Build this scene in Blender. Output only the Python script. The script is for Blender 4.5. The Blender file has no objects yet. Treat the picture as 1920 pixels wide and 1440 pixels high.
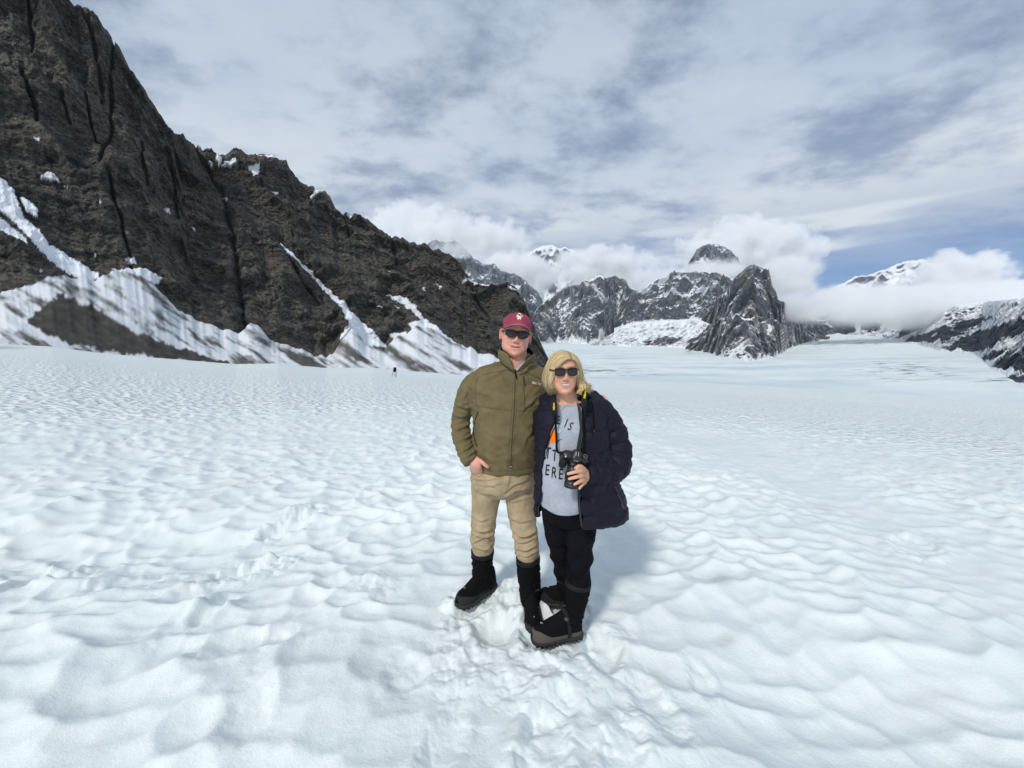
import bpy, bmesh, math, random
import numpy as np
from mathutils import Vector, Matrix
from mathutils.bvhtree import BVHTree

random.seed(7)
rng = np.random.RandomState(11)
scene = bpy.context.scene
COL = scene.collection

# ------------------------------------------------------------------ camera
FPX, PITCH, CAMZ = 723.0, math.radians(6.3), 1.6
cam_data = bpy.data.cameras.new('camera')
cam_data.sensor_width = 36.0
cam_data.lens = FPX / 1920.0 * 36.0
cam_data.clip_start = 0.05
cam_data.clip_end = 80000
cam = bpy.data.objects.new('camera', cam_data)
COL.objects.link(cam)
cam.location = (0, 0, CAMZ)
cam.rotation_euler = (math.pi / 2 - PITCH, 0, 0)
scene.camera = cam

# ------------------------------------------------------------------ exposure
vs = scene.view_settings
vs.view_transform = 'Standard'
vs.look = 'None'
vs.exposure = 0.13
vs.gamma = 1.0
vs.use_curve_mapping = False
scene.cycles.use_denoising = True
scene.cycles.max_bounces = 12
scene.cycles.diffuse_bounces = 2
scene.cycles.glossy_bounces = 2
scene.cycles.transparent_max_bounces = 8
scene.cycles.volume_bounces = 10
scene.cycles.volume_step_rate = 1.0
scene.cycles.volume_max_steps = 256

# ------------------------------------------------------------------ world and sun
SUN_EL = math.radians(43)
SUN_AZ = math.atan2(-0.48, -0.88)          # compass angle of the sun from +Y, behind the camera to the left
SUN_DIR = Vector((math.sin(SUN_AZ) * math.cos(SUN_EL), math.cos(SUN_AZ) * math.cos(SUN_EL), math.sin(SUN_EL)))
sd = bpy.data.lights.new('sun', 'SUN')
sd.energy = 2.15
sd.angle = math.radians(7.0)
sd.color = (1.0, 0.955, 0.9)
sun = bpy.data.objects.new('sun', sd)
COL.objects.link(sun)
sun.rotation_euler = SUN_DIR.to_track_quat('Z', 'Y').to_euler()

world = bpy.data.worlds.new('World')
scene.world = world
world.cycles.sampling_method = 'MANUAL'
world.cycles.sample_map_resolution = 256
world.use_nodes = True


class NT:
    """small helper to write node trees in few words"""
    def __init__(self, tree):
        self.t = tree
        tree.nodes.clear()

    def n(self, kind, **kw):
        nd = self.t.nodes.new(kind)
        for k, v in kw.items():
            if k.startswith('i_'):
                key = k[2:]
                key = int(key) if key.isdigit() else key.replace('_', ' ')
                self.put(nd.inputs[key], v)
            else:
                setattr(nd, k, v)
        return nd

    def put(self, sock, v):
        if isinstance(v, bpy.types.NodeSocket):
            self.t.links.new(v, sock)
        elif isinstance(v, bpy.types.Node):
            self.t.links.new(v.outputs[0], sock)
        else:
            sock.default_value = v

    def math(self, op, a, b=0.0, c=0.0, clamp=False):
        nd = self.t.nodes.new('ShaderNodeMath')
        nd.operation = op
        nd.use_clamp = clamp
        self.put(nd.inputs[0], a)
        self.put(nd.inputs[1], b)
        self.put(nd.inputs[2], c)
        return nd.outputs[0]

    def vmath(self, op, a, b=(0, 0, 0)):
        nd = self.t.nodes.new('ShaderNodeVectorMath')
        nd.operation = op
        self.put(nd.inputs[0], a)
        if op == 'SCALE':
            self.put(nd.inputs[3], b)
        else:
            self.put(nd.inputs[1], b)
        return nd.outputs[1] if op in ('LENGTH', 'DOT_PRODUCT', 'DISTANCE') else nd.outputs[0]

    def mix(self, fac, a, b, blend='MIX'):
        nd = self.t.nodes.new('ShaderNodeMix')
        nd.data_type = 'RGBA'
        nd.blend_type = blend
        self.put(nd.inputs[0], fac)
        self.put(nd.inputs[6], a)
        self.put(nd.inputs[7], b)
        return nd.outputs[2]

    def noise(self, vec, scale, detail=4.0, rough=0.55, dist=0.0, out=0):
        nd = self.t.nodes.new('ShaderNodeTexNoise')
        if vec is not None:
            self.put(nd.inputs['Vector'], vec)
        nd.inputs['Scale'].default_value = scale
        nd.inputs['Detail'].default_value = detail
        nd.inputs['Roughness'].default_value = rough
        nd.inputs['Distortion'].default_value = dist
        return nd.outputs[out]

    def ramp(self, fac, stops, interp='LINEAR'):
        nd = self.t.nodes.new('ShaderNodeValToRGB')
        cr = nd.color_ramp
        cr.interpolation = interp
        while len(cr.elements) < len(stops):
            cr.elements.new(0.5)
        for e, (p, c) in zip(cr.elements, stops):
            e.position = p
            e.color = (c, c, c, 1) if isinstance(c, (int, float)) else (*c, 1)
        self.put(nd.inputs[0], fac)
        return nd.outputs[0]

    def smooth(self, v, a, b, lo=0.0, hi=1.0):
        nd = self.t.nodes.new('ShaderNodeMapRange')
        nd.interpolation_type = 'SMOOTHSTEP'
        self.put(nd.inputs[0], v)
        self.put(nd.inputs[1], a)
        self.put(nd.inputs[2], b)
        self.put(nd.inputs[3], lo)
        self.put(nd.inputs[4], hi)
        return nd.outputs[0]


def build_world():
    w = NT(world.node_tree)
    tc = w.n('ShaderNodeTexCoord')
    d = tc.outputs['Generated']
    sky = w.n('ShaderNodeTexSky', sky_type='NISHITA', sun_disc=False, sun_elevation=SUN_EL,
              sun_rotation=SUN_AZ, altitude=1500, air_density=1.0, dust_density=0.6, ozone_density=2.0)
    sep = w.n('ShaderNodeSeparateXYZ', i_0=d)
    z = w.math('MAXIMUM', sep.outputs[2], 0.0)
    # a layer of stratus on a plane high above: directions divided by height
    k = w.math('DIVIDE', 1.0, w.math('ADD', z, 0.16))
    p = w.vmath('SCALE', d, k)
    p = w.vmath('MULTIPLY', p, (1.0, 1.0, 0.0))
    wisp = w.noise(w.vmath('MULTIPLY', p, (1.0, 1.25, 1)), 2.0, 6, 0.60, 0.0)
    # long flat breaks of blue low over the horizon
    bands = w.noise(w.vmath('MULTIPLY', d, (1.5, 1.5, 15.0)), 1.35, 2, 0.5, 0.0)
    low = w.smooth(z, 0.10, 0.32, 1.0, 0.0)
    gap = w.math('MULTIPLY', w.smooth(bands, 0.60, 0.44), low)
    amount = w.smooth(wisp, 0.32, 0.56, 0.45, 1.0)
    amount = w.math('MULTIPLY', amount, w.math('SUBTRACT', 1.0, w.math('MULTIPLY', gap, 0.85)))
    soft = w.noise(w.vmath('ADD', p, (7.7, 2.0, 0)), 0.9, 2, 0.55, 0.0)
    shade = w.mix(w.smooth(w.math('ADD', w.math('MULTIPLY', soft, 0.55), w.math('MULTIPLY', wisp, 0.45)), 0.40, 0.60), (4.05, 4.95, 6.35, 1), (5.6, 6.3, 7.1, 1))
    shade = w.mix(w.smooth(z, 0.05, 0.62, 0.85, 0.0), shade, (6.7, 7.15, 7.5, 1))
    shade = w.mix(w.smooth(z, 0.30, 0.75, 0.0, 0.55), shade, (3.2, 4.0, 5.4, 1))
    blue = w.mix(1.0, sky.outputs[0], (0.24, 0.40, 0.64, 1), 'MULTIPLY')
    col = w.mix(amount, blue, shade)
    bg = w.n('ShaderNodeBackground', i_0=col, i_1=0.10)
    out = w.n('ShaderNodeOutputWorld')
    w.t.links.new(bg.outputs[0], out.inputs[0])


build_world()

# ------------------------------------------------------------------ pixel <-> place (the photograph is 1920 x 1440)
CP, SP = math.cos(PITCH), math.sin(PITCH)


def ray(px, py):
    dx, dv = (px - 960.0) / FPX, (720.0 - py) / FPX
    return np.array([dx, CP + dv * SP, -SP + dv * CP])


def W(px, py, Y):
    """world point seen at a pixel of the photograph, at depth Y"""
    d = ray(px, py)
    return np.array([0, 0, CAMZ]) + d * (Y / d[1])


def mpp(px, py, Y):
    return Y / ray(px, py)[1] / FPX


def G(px, py, z=0.0):
    d = ray(px, py)
    t = (z - CAMZ) / d[2]
    return np.array([d[0] * t, d[1] * t, z])


# ------------------------------------------------------------------ numpy noise
_perm = np.random.RandomState(5).permutation(256)
_perm = np.concatenate([_perm, _perm, _perm]).astype(np.int32)
_grad = np.random.RandomState(9).normal(size=(256, 3))
_grad = (_grad / np.linalg.norm(_grad, axis=1)[:, None]).astype(np.float32)


def perlin(x, y, z=None, seed=0):
    x = np.asarray(x, np.float32) + seed * 17.31
    y = np.asarray(y, np.float32) + seed * 5.77
    flat = z is None
    z = np.zeros_like(x) if flat else np.asarray(z, np.float32) + seed * 9.13
    xi, yi, zi = np.floor(x).astype(np.int32), np.floor(y).astype(np.int32), np.floor(z).astype(np.int32)
    xf, yf, zf = x - xi, y - yi, z - zi
    u, v, w = [f * f * f * (f * (f * 6 - 15) + 10) for f in (xf, yf, zf)]
    xi &= 255
    yi &= 255
    zi &= 255

    def g(i, j, k):
        h = _perm[_perm[_perm[(xi + i) & 255] + ((yi + j) & 255)] + ((zi + k) & 255)]
        gr = _grad[h]
        return gr[..., 0] * (xf - i) + gr[..., 1] * (yf - j) + gr[..., 2] * (zf - k)

    def plane(k):
        a = g(0, 0, k)
        a = a + u * (g(1, 0, k) - a)
        b = g(0, 1, k)
        b = b + u * (g(1, 1, k) - b)
        return a + v * (b - a)
    n0 = plane(0)
    if flat:
        return n0 * 1.5
    return (n0 + w * (plane(1) - n0)) * 1.5


def fbm(x, y, z=None, octv=4, lac=2.03, gain=0.5, seed=0):
    s, a, f = 0, 1.0, 1.0
    for o in range(octv):
        s = s + a * perlin(x * f, y * f, None if z is None else z * f, seed + o)
        a *= gain
        f *= lac
    return s


def ridged(x, y, z=None, octv=4, lac=2.07, gain=0.5, seed=0):
    s, a, f, wgt = 0, 1.0, 1.0, 1.0
    for o in range(octv):
        n = 1 - np.abs(perlin(x * f, y * f, None if z is None else z * f, seed + o)) * 1.6
        n = np.clip(n, 0, 1) ** 2 * wgt
        wgt = np.clip(n * 1.6, 0, 1)
        s = s + a * n
        a *= gain
        f *= lac
    return s


def sstep(v, a, b):
    t = np.clip((v - a) / (b - a), 0, 1)
    return t * t * (3 - 2 * t)


def cups(x, y, size, seed=0, k=9.0):
    """hollows with narrow crests between them, as the sun melts them into old snow"""
    x = x / size
    y = y / size
    xi, yi = np.floor(x).astype(np.int32), np.floor(y).astype(np.int32)
    acc = 0
    for i in (-1, 0, 1):
        for j in (-1, 0, 1):
            cx, cy = xi + i, yi + j
            h = _perm[_perm[(cx + seed * 31) & 255] + (cy & 255)]
            h2 = _perm[h + 97]
            jx, jy = h / 255.0, h2 / 255.0
            dd = (cx + 0.1 + 0.8 * jx - x) ** 2 + (cy + 0.1 + 0.8 * jy - y) ** 2
            acc = acc + np.exp(-k * dd)
    return -np.log(acc + 1e-9) / k


def in_poly(px, py, poly):
    """even-odd test of many points"""
    inside = np.zeros(px.shape, bool)
    n = len(poly)
    for i in range(n):
        x0, y0 = poly[i]
        x1, y1 = poly[(i + 1) % n]
        if y0 == y1:
            continue
        c = ((y0 > py) != (y1 > py)) & (px < (x1 - x0) * (py - y0) / (y1 - y0) + x0)
        inside ^= c
    return inside


def seg_dist(px, py, pts):
    """distance to a polyline and the running position along it"""
    best = np.full(px.shape, 1e9, np.float32)
    pos = np.zeros(px.shape, np.float32)
    n = len(pts) - 1
    for i in range(n):
        x0, y0 = pts[i]
        x1, y1 = pts[i + 1]
        dx, dy = x1 - x0, y1 - y0
        t = np.clip(((px - x0) * dx + (py - y0) * dy) / (dx * dx + dy * dy), 0, 1)
        d = np.hypot(px - x0 - t * dx, py - y0 - t * dy)
        m = d < best
        best = np.where(m, d, best)
        pos = np.where(m, (i + t) / n, pos)
    return best, pos


# ------------------------------------------------------------------ mesh helpers
def mesh_from(name, verts, faces, smooth=True):
    me = bpy.data.meshes.new(name)
    v = np.ascontiguousarray(verts, np.float32)
    me.vertices.add(len(v))
    me.vertices.foreach_set('co', v.ravel())
    f = faces if isinstance(faces, np.ndarray) else None
    if f is None:
        lens = np.array([len(a) for a in faces], np.int32)
        flat = np.array([i for a in faces for i in a], np.int32)
    else:
        lens = np.full(len(f), f.shape[1], np.int32)
        flat = np.ascontiguousarray(f, np.int32).ravel()
    me.loops.add(len(flat))
    me.loops.foreach_set('vertex_index', flat)
    me.polygons.add(len(lens))
    me.polygons.foreach_set('loop_start', np.concatenate([[0], np.cumsum(lens)[:-1]]).astype(np.int32))
    me.polygons.foreach_set('loop_total', lens)
    me.update(calc_edges=True)
    me.validate()
    if smooth:
        me.polygons.foreach_set('use_smooth', np.ones(len(me.polygons), bool))
    return me


def grid_faces(nu, nv, close_u=False):
    """faces of a grid whose vertex (i, j) is i * nv + j"""
    iu = np.arange(nu if close_u else nu - 1)
    jv = np.arange(nv - 1)
    a, b = np.meshgrid(iu, jv, indexing='ij')
    a2 = (a + 1) % nu
    return np.stack([a * nv + b, a2 * nv + b, a2 * nv + b + 1, a * nv + b + 1], -1).reshape(-1, 4)


def link(name, me, mat=None, parent=None):
    o = bpy.data.objects.new(name, me)
    COL.objects.link(o)
    if mat is not None:
        me.materials.append(mat)
    if parent is not None:
        o.parent = parent
    return o


def attr(me, name, values):
    a = me.attributes.new(name, 'FLOAT', 'POINT')
    a.data.foreach_set('value', np.ascontiguousarray(values, np.float32))


def attr_col(me, name, rgb):
    a = me.attributes.new(name, 'FLOAT_COLOR', 'POINT')
    c = np.ones((len(rgb), 4), np.float32)
    c[:, :3] = rgb
    a.data.foreach_set('color', c.ravel())


def tag(o, label=None, cat=None, group=None, kind=None):
    if label:
        o['label'] = label
    if cat:
        o['category'] = cat
    if group:
        o['group'] = group
    if kind:
        o['kind'] = kind
    return o


def empty(name, loc):
    o = bpy.data.objects.new(name, None)
    COL.objects.link(o)
    o.location = loc
    o.empty_display_size = 0.1
    return o


def material(name, color=(0.5, 0.5, 0.5), rough=0.6, spec=0.5, metal=0.0):
    m = bpy.data.materials.new(name)
    m.use_nodes = True
    t = NT(m.node_tree)
    b = t.n('ShaderNodeBsdfPrincipled')
    b.inputs['Base Color'].default_value = (*color, 1)
    b.inputs['Roughness'].default_value = rough
    b.inputs['Specular IOR Level'].default_value = spec
    b.inputs['Metallic'].default_value = metal
    o = t.n('ShaderNodeOutputMaterial')
    t.t.links.new(b.outputs[0], o.inputs[0])
    return m, t, b
# ------------------------------------------------------------------ the lie of the land
# foot of the near cliff, as (photo x, photo y, metres away)
FOOT = [(-900, 640, 340), (-400, 640, 360), (0, 644, 385), (100, 650, 390), (200, 663, 396), (300, 672, 402), (440, 684, 412),
        (520, 682, 422), (610, 692, 435), (700, 690, 450), (780, 697, 470), (870, 704, 498), (950, 701, 535), (1000, 697, 572),
        (1040, 694, 620), (1200, 694, 700)]


def elev(px, py):
    d = ray(px, py)
    return d[2] / math.hypot(d[0], d[1])


_fx = np.array([f[0] for f in FOOT], float)
_faz = np.arctan((_fx - 960) / FPX)
_fr = np.array([f[2] for f in FOOT], float)
_fz = np.array([CAMZ + f[2] * elev(f[0], f[1]) for f in FOOT])
PLAIN_R = [0, 1000, 2000, 3000, 5000, 9000, 14000, 40000]
PLAIN_Z = [-130, -130, -118, -93, -31, 184, 330, 400]


def land(x, y):
    """large-scale height of the snow, without its ripples"""
    r = np.hypot(x, y) + 1e-6
    az = np.arctan2(x, y)
    ramp = r - 5.0 * (1 - np.exp(-r / 5.0))
    azc = np.clip(az, -1.3, 1.3)
    rg = np.interp(azc, _faz, _fr)
    zg = np.interp(azc, _faz, _fz)
    m_left = zg / (rg - 5.0)
    zl = m_left * np.minimum(ramp, rg - 5.0)
    right = sstep(azc, 0.03, 0.20)
    zr = -0.100 * np.minimum(ramp, 45 + 0.12 * ramp)
    zp = np.interp(r, PLAIN_R, PLAIN_Z)
    zr = zr + (zp - zr) * sstep(r, 48, 680)
    back = sstep(-np.cos(az), 0.0, 0.6)
    z = zl * (1 - right) + zr * right
    zleftfar = np.interp(r, [0, 700, 2500, 9000, 40000], [0, 0, 0, 1, 1])
    z = z * (1 - zleftfar) + zp * zleftfar
    z = z * (1 - back) + np.minimum(ramp * -0.02, 0) * back
    return z


# prints and churned patches in the near snow: photo x, y, half length, half width, heading, depth, rim, churn
PRINTS = [
    (930, 1172, 0.13, 0.12, 0.3, 0.075, 0.018, 0.010), (402, 1142, 0.135, 0.068, 0.25, 0.060, 0.014, 0.004),
    (360, 1165, 0.16, 0.10, 0.2, 0.030, 0.010, 0.004), (1132, 1212, 0.15, 0.09, 0.35, 0.050, 0.016, 0.010),
    (1010, 1180, 0.16, 0.10, -0.2, 0.050, 0.020, 0.016), (885, 1135, 0.17, 0.09, 0.5, 0.030, 0.016, 0.012),
    (1045, 1320, 0.15, 0.07, 0.9, 0.032, 0.012, 0.008), (470, 1330, 0.17, 0.09, -0.4, 0.02, 0.006, 0.003),
     (830, 1400, 0.15, 0.07, 0.3, 0.030, 0.012, 0.008),
    (1230, 1310, 0.15, 0.08, -0.3, 0.030, 0.012, 0.010), (1320, 1250, 0.10, 0.06, 0.2, 0.024, 0.010, 0.006),
    (540, 968, 0.22, 0.12, 0.6, 0.060, 0.030, 0.030), (455, 1062, 0.25, 0.10, 0.9, 0.050, 0.030, 0.030),
    (60, 1082, 0.30, 0.15, 0.9, 0.040, 0.020, 0.025), (250, 1085, 0.22, 0.10, 1.2, 0.030, 0.012, 0.014),
    (1020, 1420, 0.20, 0.10, 0.1, 0.040, 0.014, 0.016), (760, 1260, 0.12, 0.10, 0.0, 0.030, 0.008, 0.004),
    (440, 1215, 0.22, 0.10, 1.3, 0.020, 0.010, 0.006), (1720, 985, 0.3, 0.14, 1.0, 0.03, 0.02, 0.02),
    (1170, 1400, 0.14, 0.08, 0.5, 0.030, 0.012, 0.014),
]
CLUMPS = [(905, 1118, 0.10, 0.05), (960, 1100, 0.14, 0.07), (850, 1125, 0.09, 0.05), (1030, 1140, 0.10, 0.055),
          (1010, 1255, 0.22, 0.035), (1090, 1265, 0.16, 0.03), (1150, 1180, 0.10, 0.02), (560, 950, 0.16, 0.06),
          (480, 1045, 0.18, 0.05), (700, 1090, 0.2, 0.02), (880, 1240, 0.25, 0.03), (1003, 1168, 0.085, 0.045), (968, 1150, 0.08, 0.05)]
SWELLS = [(120, 1030, 1.6, 0.42, -0.15), (430, 985, 1.3, 0.35, -0.08), (1780, 1360, 0.9, 0.5, -0.13), (1560, 1250, 0.8, 0.5, -0.05),
          (420, 1270, 0.32, 0.16, 0.05), (620, 1330, 0.2, 0.18, 0.045), (1180, 960, 0.5, 0.6, -0.05)]


def snow(x, y):
    """height of the snow surface with melt hollows, prints and clods"""
    r = np.hypot(x, y)
    z = land(x, y)
    near = r < 80
    xn, yn, rn = x[near], y[near], r[near]
    wx = xn + 0.16 * fbm(xn * 0.9, yn * 0.9, None, 2, seed=3)
    wy = yn + 0.16 * fbm(xn * 0.9, yn * 0.9, None, 2, seed=6)
    big = fbm(xn * 0.28, yn * 0.28, None, 3, seed=21)
    amp = np.clip(0.9 + 0.45 * fbm(xn * 0.35, yn * 0.35, None, 2, seed=31), 0.45, 1.5)
    c1 = cups(wx / 1.45, wy, 0.165, 2, 11.0)
    c0 = cups(wx / 1.3 + 9.1, wy + 4.3, 0.42, 4, 7.0)
    c2 = cups(wx / 1.2 + 3.3, wy + 1.7, 0.085, 5, 6.0)
    # a smoother trodden track slants off to the right
    tr, _ = seg_dist(xn, yn, [tuple(G(1330, 775)[:2]), tuple(G(1560, 890)[:2]), tuple(G(1960, 1090)[:2])])
    track = 1 - 0.75 * np.exp(-(tr / 0.8) ** 2)
    close = sstep(rn, 1.2, 3.6)
    h = (0.112 * c1 * (0.5 + 0.5 * close) + 0.020 * c0 + 0.022 * c2 * (0.3 + 0.7 * close)) * amp * track
    h = h + 0.032 * big + 0.012 * fbm(xn * 2.3, yn * 2.3, None, 3, seed=41)
    h = h + 0.0022 * fbm(xn * 14, yn * 14, None, 2, seed=51) * (rn < 9)
    h = h - 0.03 * (1 - track)
    for (px, py, a, b, dz) in SWELLS:
        g = G(px, py)
        h = h + dz * np.exp(-((xn - g[0]) / a) ** 2 - ((yn - g[1]) / b) ** 2)
    # level the ground where the two people stand
    for (px, py) in ((890, 1130), (1000, 1150), (1045, 1205), (1035, 1125)):
        g = G(px, py)
        wgt = np.exp(-(((xn - g[0]) ** 2 + (yn - g[1]) ** 2) / 0.2 ** 2))
        h = h * (1 - wgt * 0.9)
    churn = np.zeros_like(xn)
    nz = fbm(xn * 9, yn * 9, None, 3, seed=61)
    for (px, py, a, b, th, dep, rim, ch) in PRINTS:
        g = G(px, py)
        dx, dy = xn - g[0], yn - g[1]
        sel = dx * dx + dy * dy < 0.7
        u = (dx[sel] * math.sin(th) + dy[sel] * math.cos(th)) / a
        v = (dx[sel] * math.cos(th) - dy[sel] * math.sin(th)) / b
        q = np.sqrt(u * u + v * v) + 0.13 * nz[sel]
        h[sel] += -0.75 * dep * sstep(q, 1.25, 0.45) + 0.7 * rim * np.exp(-((q - 1.3) / 0.32) ** 2)
        churn[sel] = np.maximum(churn[sel], ch * np.exp(-((q - 1.0) / 0.75) ** 2))
    for (x0, y0, rr, zz) in BOOT_BEDS:
        q = np.hypot(xn - x0, yn - y0) / rr
        churn = np.maximum(churn, 0.022 * np.exp(-((q - 1.25) / 0.55) ** 2))
    for (px, py, rad, hh) in CLUMPS:
        g = G(px, py)
        q = np.hypot(xn - g[0], yn - g[1]) / rad
        h = h + hh * sstep(q + 0.35 * nz, 1.1, 0.5) * (0.75 + 0.5 * nz)
        churn = np.maximum(churn, 0.010 * np.exp(-(q / 1.1) ** 2))
    lump = 1 - cups(xn + 0.05 * nz, yn + 0.03 * nz, 0.075, 8, 11.0) * 2.2
    h = h + churn * 0.9 * (lump - 0.5) + churn * 0.8 * nz
    # boots press into it
    for (x0, y0, rr, zz) in BOOT_BEDS:
        q = np.hypot(xn - x0, yn - y0) / rr
        wgt = sstep(q + 0.15 * nz, 1.05, 0.8)
        h = h * (1 - wgt) + wgt * np.minimum(h, zz)
    fade = sstep(rn, 80, 45)
    z[near] += h * fade
    far = r > 60
    xf, yf, rf = x[far], y[far], r[far]
    z[far] += (0.35 * fbm(xf * 0.012, yf * 0.012, None, 3, seed=71) * sstep(rf, 60, 200) * np.clip(rf / 250, 0, 8))
    return z


# where the boots stand: x, y, radius, height of the sole
BOOT_BEDS = []


def ground_material():
    m, t, b = material('old_snow', (0.84, 0.87, 0.89), 0.6, 0.3)
    geo = t.n('ShaderNodeNewGeometry')
    pos = geo.outputs['Position']
    base = t.n('ShaderNodeAttribute', attribute_name='tone').outputs['Color']
    spots = t.n('ShaderNodeAttribute', attribute_name='spots').outputs['Fac']
    far = t.vmath('MULTIPLY', pos, (0.010, 0.024, 0.02))
    sp = t.math('MULTIPLY', spots, t.smooth(t.noise(far, 1.0, 4, 0.62), 0.54, 0.60))
    base = t.mix(sp, base, (0.13, 0.14, 0.16, 1))
    grain = t.noise(pos, 170.0, 2, 0.8)
    base = t.mix(1.0, base, t.ramp(grain, [(0.30, 0.93), (0.55, 1.0), (0.75, 1.03)]), 'MULTIPLY')
    t.put(b.inputs['Base Color'], base)
    # grain close by; the hollows carry on as fine relief where the mesh gets coarse
    dist = t.vmath('LENGTH', pos)
    fine = t.math('MULTIPLY', t.noise(pos, 60, 3, 0.75), t.smooth(dist, 8.0, 2.0, 0.0, 0.0035))
    vor = t.n('ShaderNodeTexVoronoi', feature='F1', voronoi_dimensions='2D', i_Scale=5.0)
    t.put(vor.inputs['Vector'], t.vmath('MULTIPLY', pos, (0.72, 1.0, 0.0)))
    fade = t.math('MULTIPLY', t.smooth(dist, 8.0, 16.0), t.smooth(dist, 220.0, 40.0, 0.0, 0.11))
    hgt = t.math('ADD', fine, t.math('MULTIPLY', vor.outputs['Distance'], fade))
    bump = t.n('ShaderNodeBump', i_Strength=1.0, i_Distance=1.0)
    t.put(bump.inputs['Height'], hgt)
    t.put(b.inputs['Normal'], bump.outputs[0])
    return m


def pix_of(x, y, z):
    """photo pixel of world points"""
    dz = z - CAMZ
    dep = y * CP - dz * SP
    up = y * SP + dz * CP
    dep = np.where(dep > 1e-3, dep, np.nan)
    return 960 + FPX * x / dep, 720 - FPX * up / dep


def build_ground():
    a_f = np.radians(np.linspace(-64, 64, 760))
    a_b = np.radians(np.linspace(64, 296, 72)[1:-1])
    az = np.concatenate([a_f, a_b])
    inv = np.linspace(1 / 1.05, 1 / 60.0, 650)
    r = np.concatenate([[0.05, 0.3, 0.55, 0.75, 0.9], 1 / inv, np.geomspace(60, 16000, 190)[1:]])
    A, R = np.meshgrid(az, r, indexing='ij')
    x, y = R * np.sin(A), R * np.cos(A)
    z = snow(x.ravel(), y.ravel())
    x, y = x.ravel(), y.ravel()
    me = mesh_from('snow_ground', np.stack([x, y, z], -1), grid_faces(len(az), len(r), True))
    rr = np.hypot(x, y)
    px, py = pix_of(x, y, z)
    px = np.nan_to_num(px, nan=-9999)
    py = np.nan_to_num(py, nan=-9999)
    n1 = fbm(x * 0.0021, y * 0.0052, None, 4, seed=81)
    n2 = fbm(x * 0.012, y * 0.012, None, 3, seed=85)
    ice = sstep(rr, 700, 1000) * np.clip(0.25 + 1.1 * n1 + 0.2 * n2, 0, 1) * sstep(rr, 4200, 2600)
    ice = np.maximum(ice, sstep(rr, 600, 800) * sstep(rr, 1650, 1300) * np.clip(0.7 + 0.8 * n1, 0, 1))
    spots = np.zeros_like(x)
    for (cx, cy, sx, sy) in ((1130, 695, 70, 8), (1190, 702, 60, 4), (1290, 660, 12, 6), (1660, 680, 30, 4), (1740, 700, 40, 6), (1710, 690, 70, 12),
                             (1870, 712, 40, 6), (1540, 645, 40, 10), (1620, 640, 60, 10), (1700, 700, 90, 14)):
        spots = np.maximum(spots, np.exp(-((px - cx) / sx) ** 2 - ((py - cy) / sy) ** 2))
    dirt = np.zeros_like(x)
    near = rr < 12
    dn = fbm(x[near] * 1.6, y[near] * 1.6, None, 4, seed=91)
    dirt[near] = 0.16 * sstep(dn, 0.45, 0.95)
    for (cx, cy, sx, sy, a) in ((1355, 1088, 18, 10, .35), (1362, 1200, 20, 14, .30), (1660, 1195, 26, 10, .28), (525, 965, 30, 8, .2), (0, 652, 45, 3, .5)):
        dirt = np.maximum(dirt, a * np.exp(-((px - cx) / sx) ** 2 - ((py - cy) / sy) ** 2))
    t1 = 0.5 + 0.5 * np.clip(fbm(x * 0.9, y * 0.9, None, 3, seed=95), -1, 1)
    tone = np.array([0.745, 0.820, 0.805]) * (1 - t1[:, None]) + np.array([0.825, 0.870, 0.845]) * t1[:, None]
    du = 0.30 * sstep(fbm(x * 1.7, y * 1.7, None, 4, seed=97), 0.25, 1.0) * (rr < 40)
    for k, c in ((du, (0.66, 0.655, 0.62)), (ice, (0.58, 0.67, 0.70)), (dirt, (0.27, 0.25, 0.23))):
        tone = tone * (1 - k[:, None]) + np.array(c) * k[:, None]
    attr_col(me, 'tone', tone)
    attr(me, 'spots', spots)
    o = link('snow_ground', me, ground_material())
    tag(o, kind='structure')
    return o
# ------------------------------------------------------------------ rock and snow
def rock_material(name, scale, stretch=(1, 1, 1), bump=1.0):
    """rock and snow whose colours sit in the mesh; only fine grain is added here"""
    m, t, b = material(name, (0.1, 0.1, 0.1), 0.85, 0.2)
    pos = t.n('ShaderNodeNewGeometry').outputs['Position']
    col = t.n('ShaderNodeAttribute', attribute_name='tone').outputs['Color']
    sn = t.n('ShaderNodeAttribute', attribute_name='snow').outputs['Fac']
    fine = t.noise(t.vmath('MULTIPLY', pos, stretch), scale, 5, 0.72)
    rock = t.mix(1.0, col, t.ramp(fine, [(0.29, 0.25), (0.5, 0.95), (0.70, 2.4)]), 'MULTIPLY')
    t.put(b.inputs['Base Color'], t.mix(sn, rock, col))
    bp = t.n('ShaderNodeBump', i_Strength=0.9, i_Distance=bump / scale)
    t.put(bp.inputs['Height'], t.math('MULTIPLY', fine, t.math('SUBTRACT', 1.0, t.math('MULTIPLY', sn, 0.8))))
    t.put(b.inputs['Normal'], bp.outputs[0])
    return m


def lerp3(a, b, k):
    return np.asarray(a) * (1 - k[:, None]) + np.asarray(b) * k[:, None]


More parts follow.
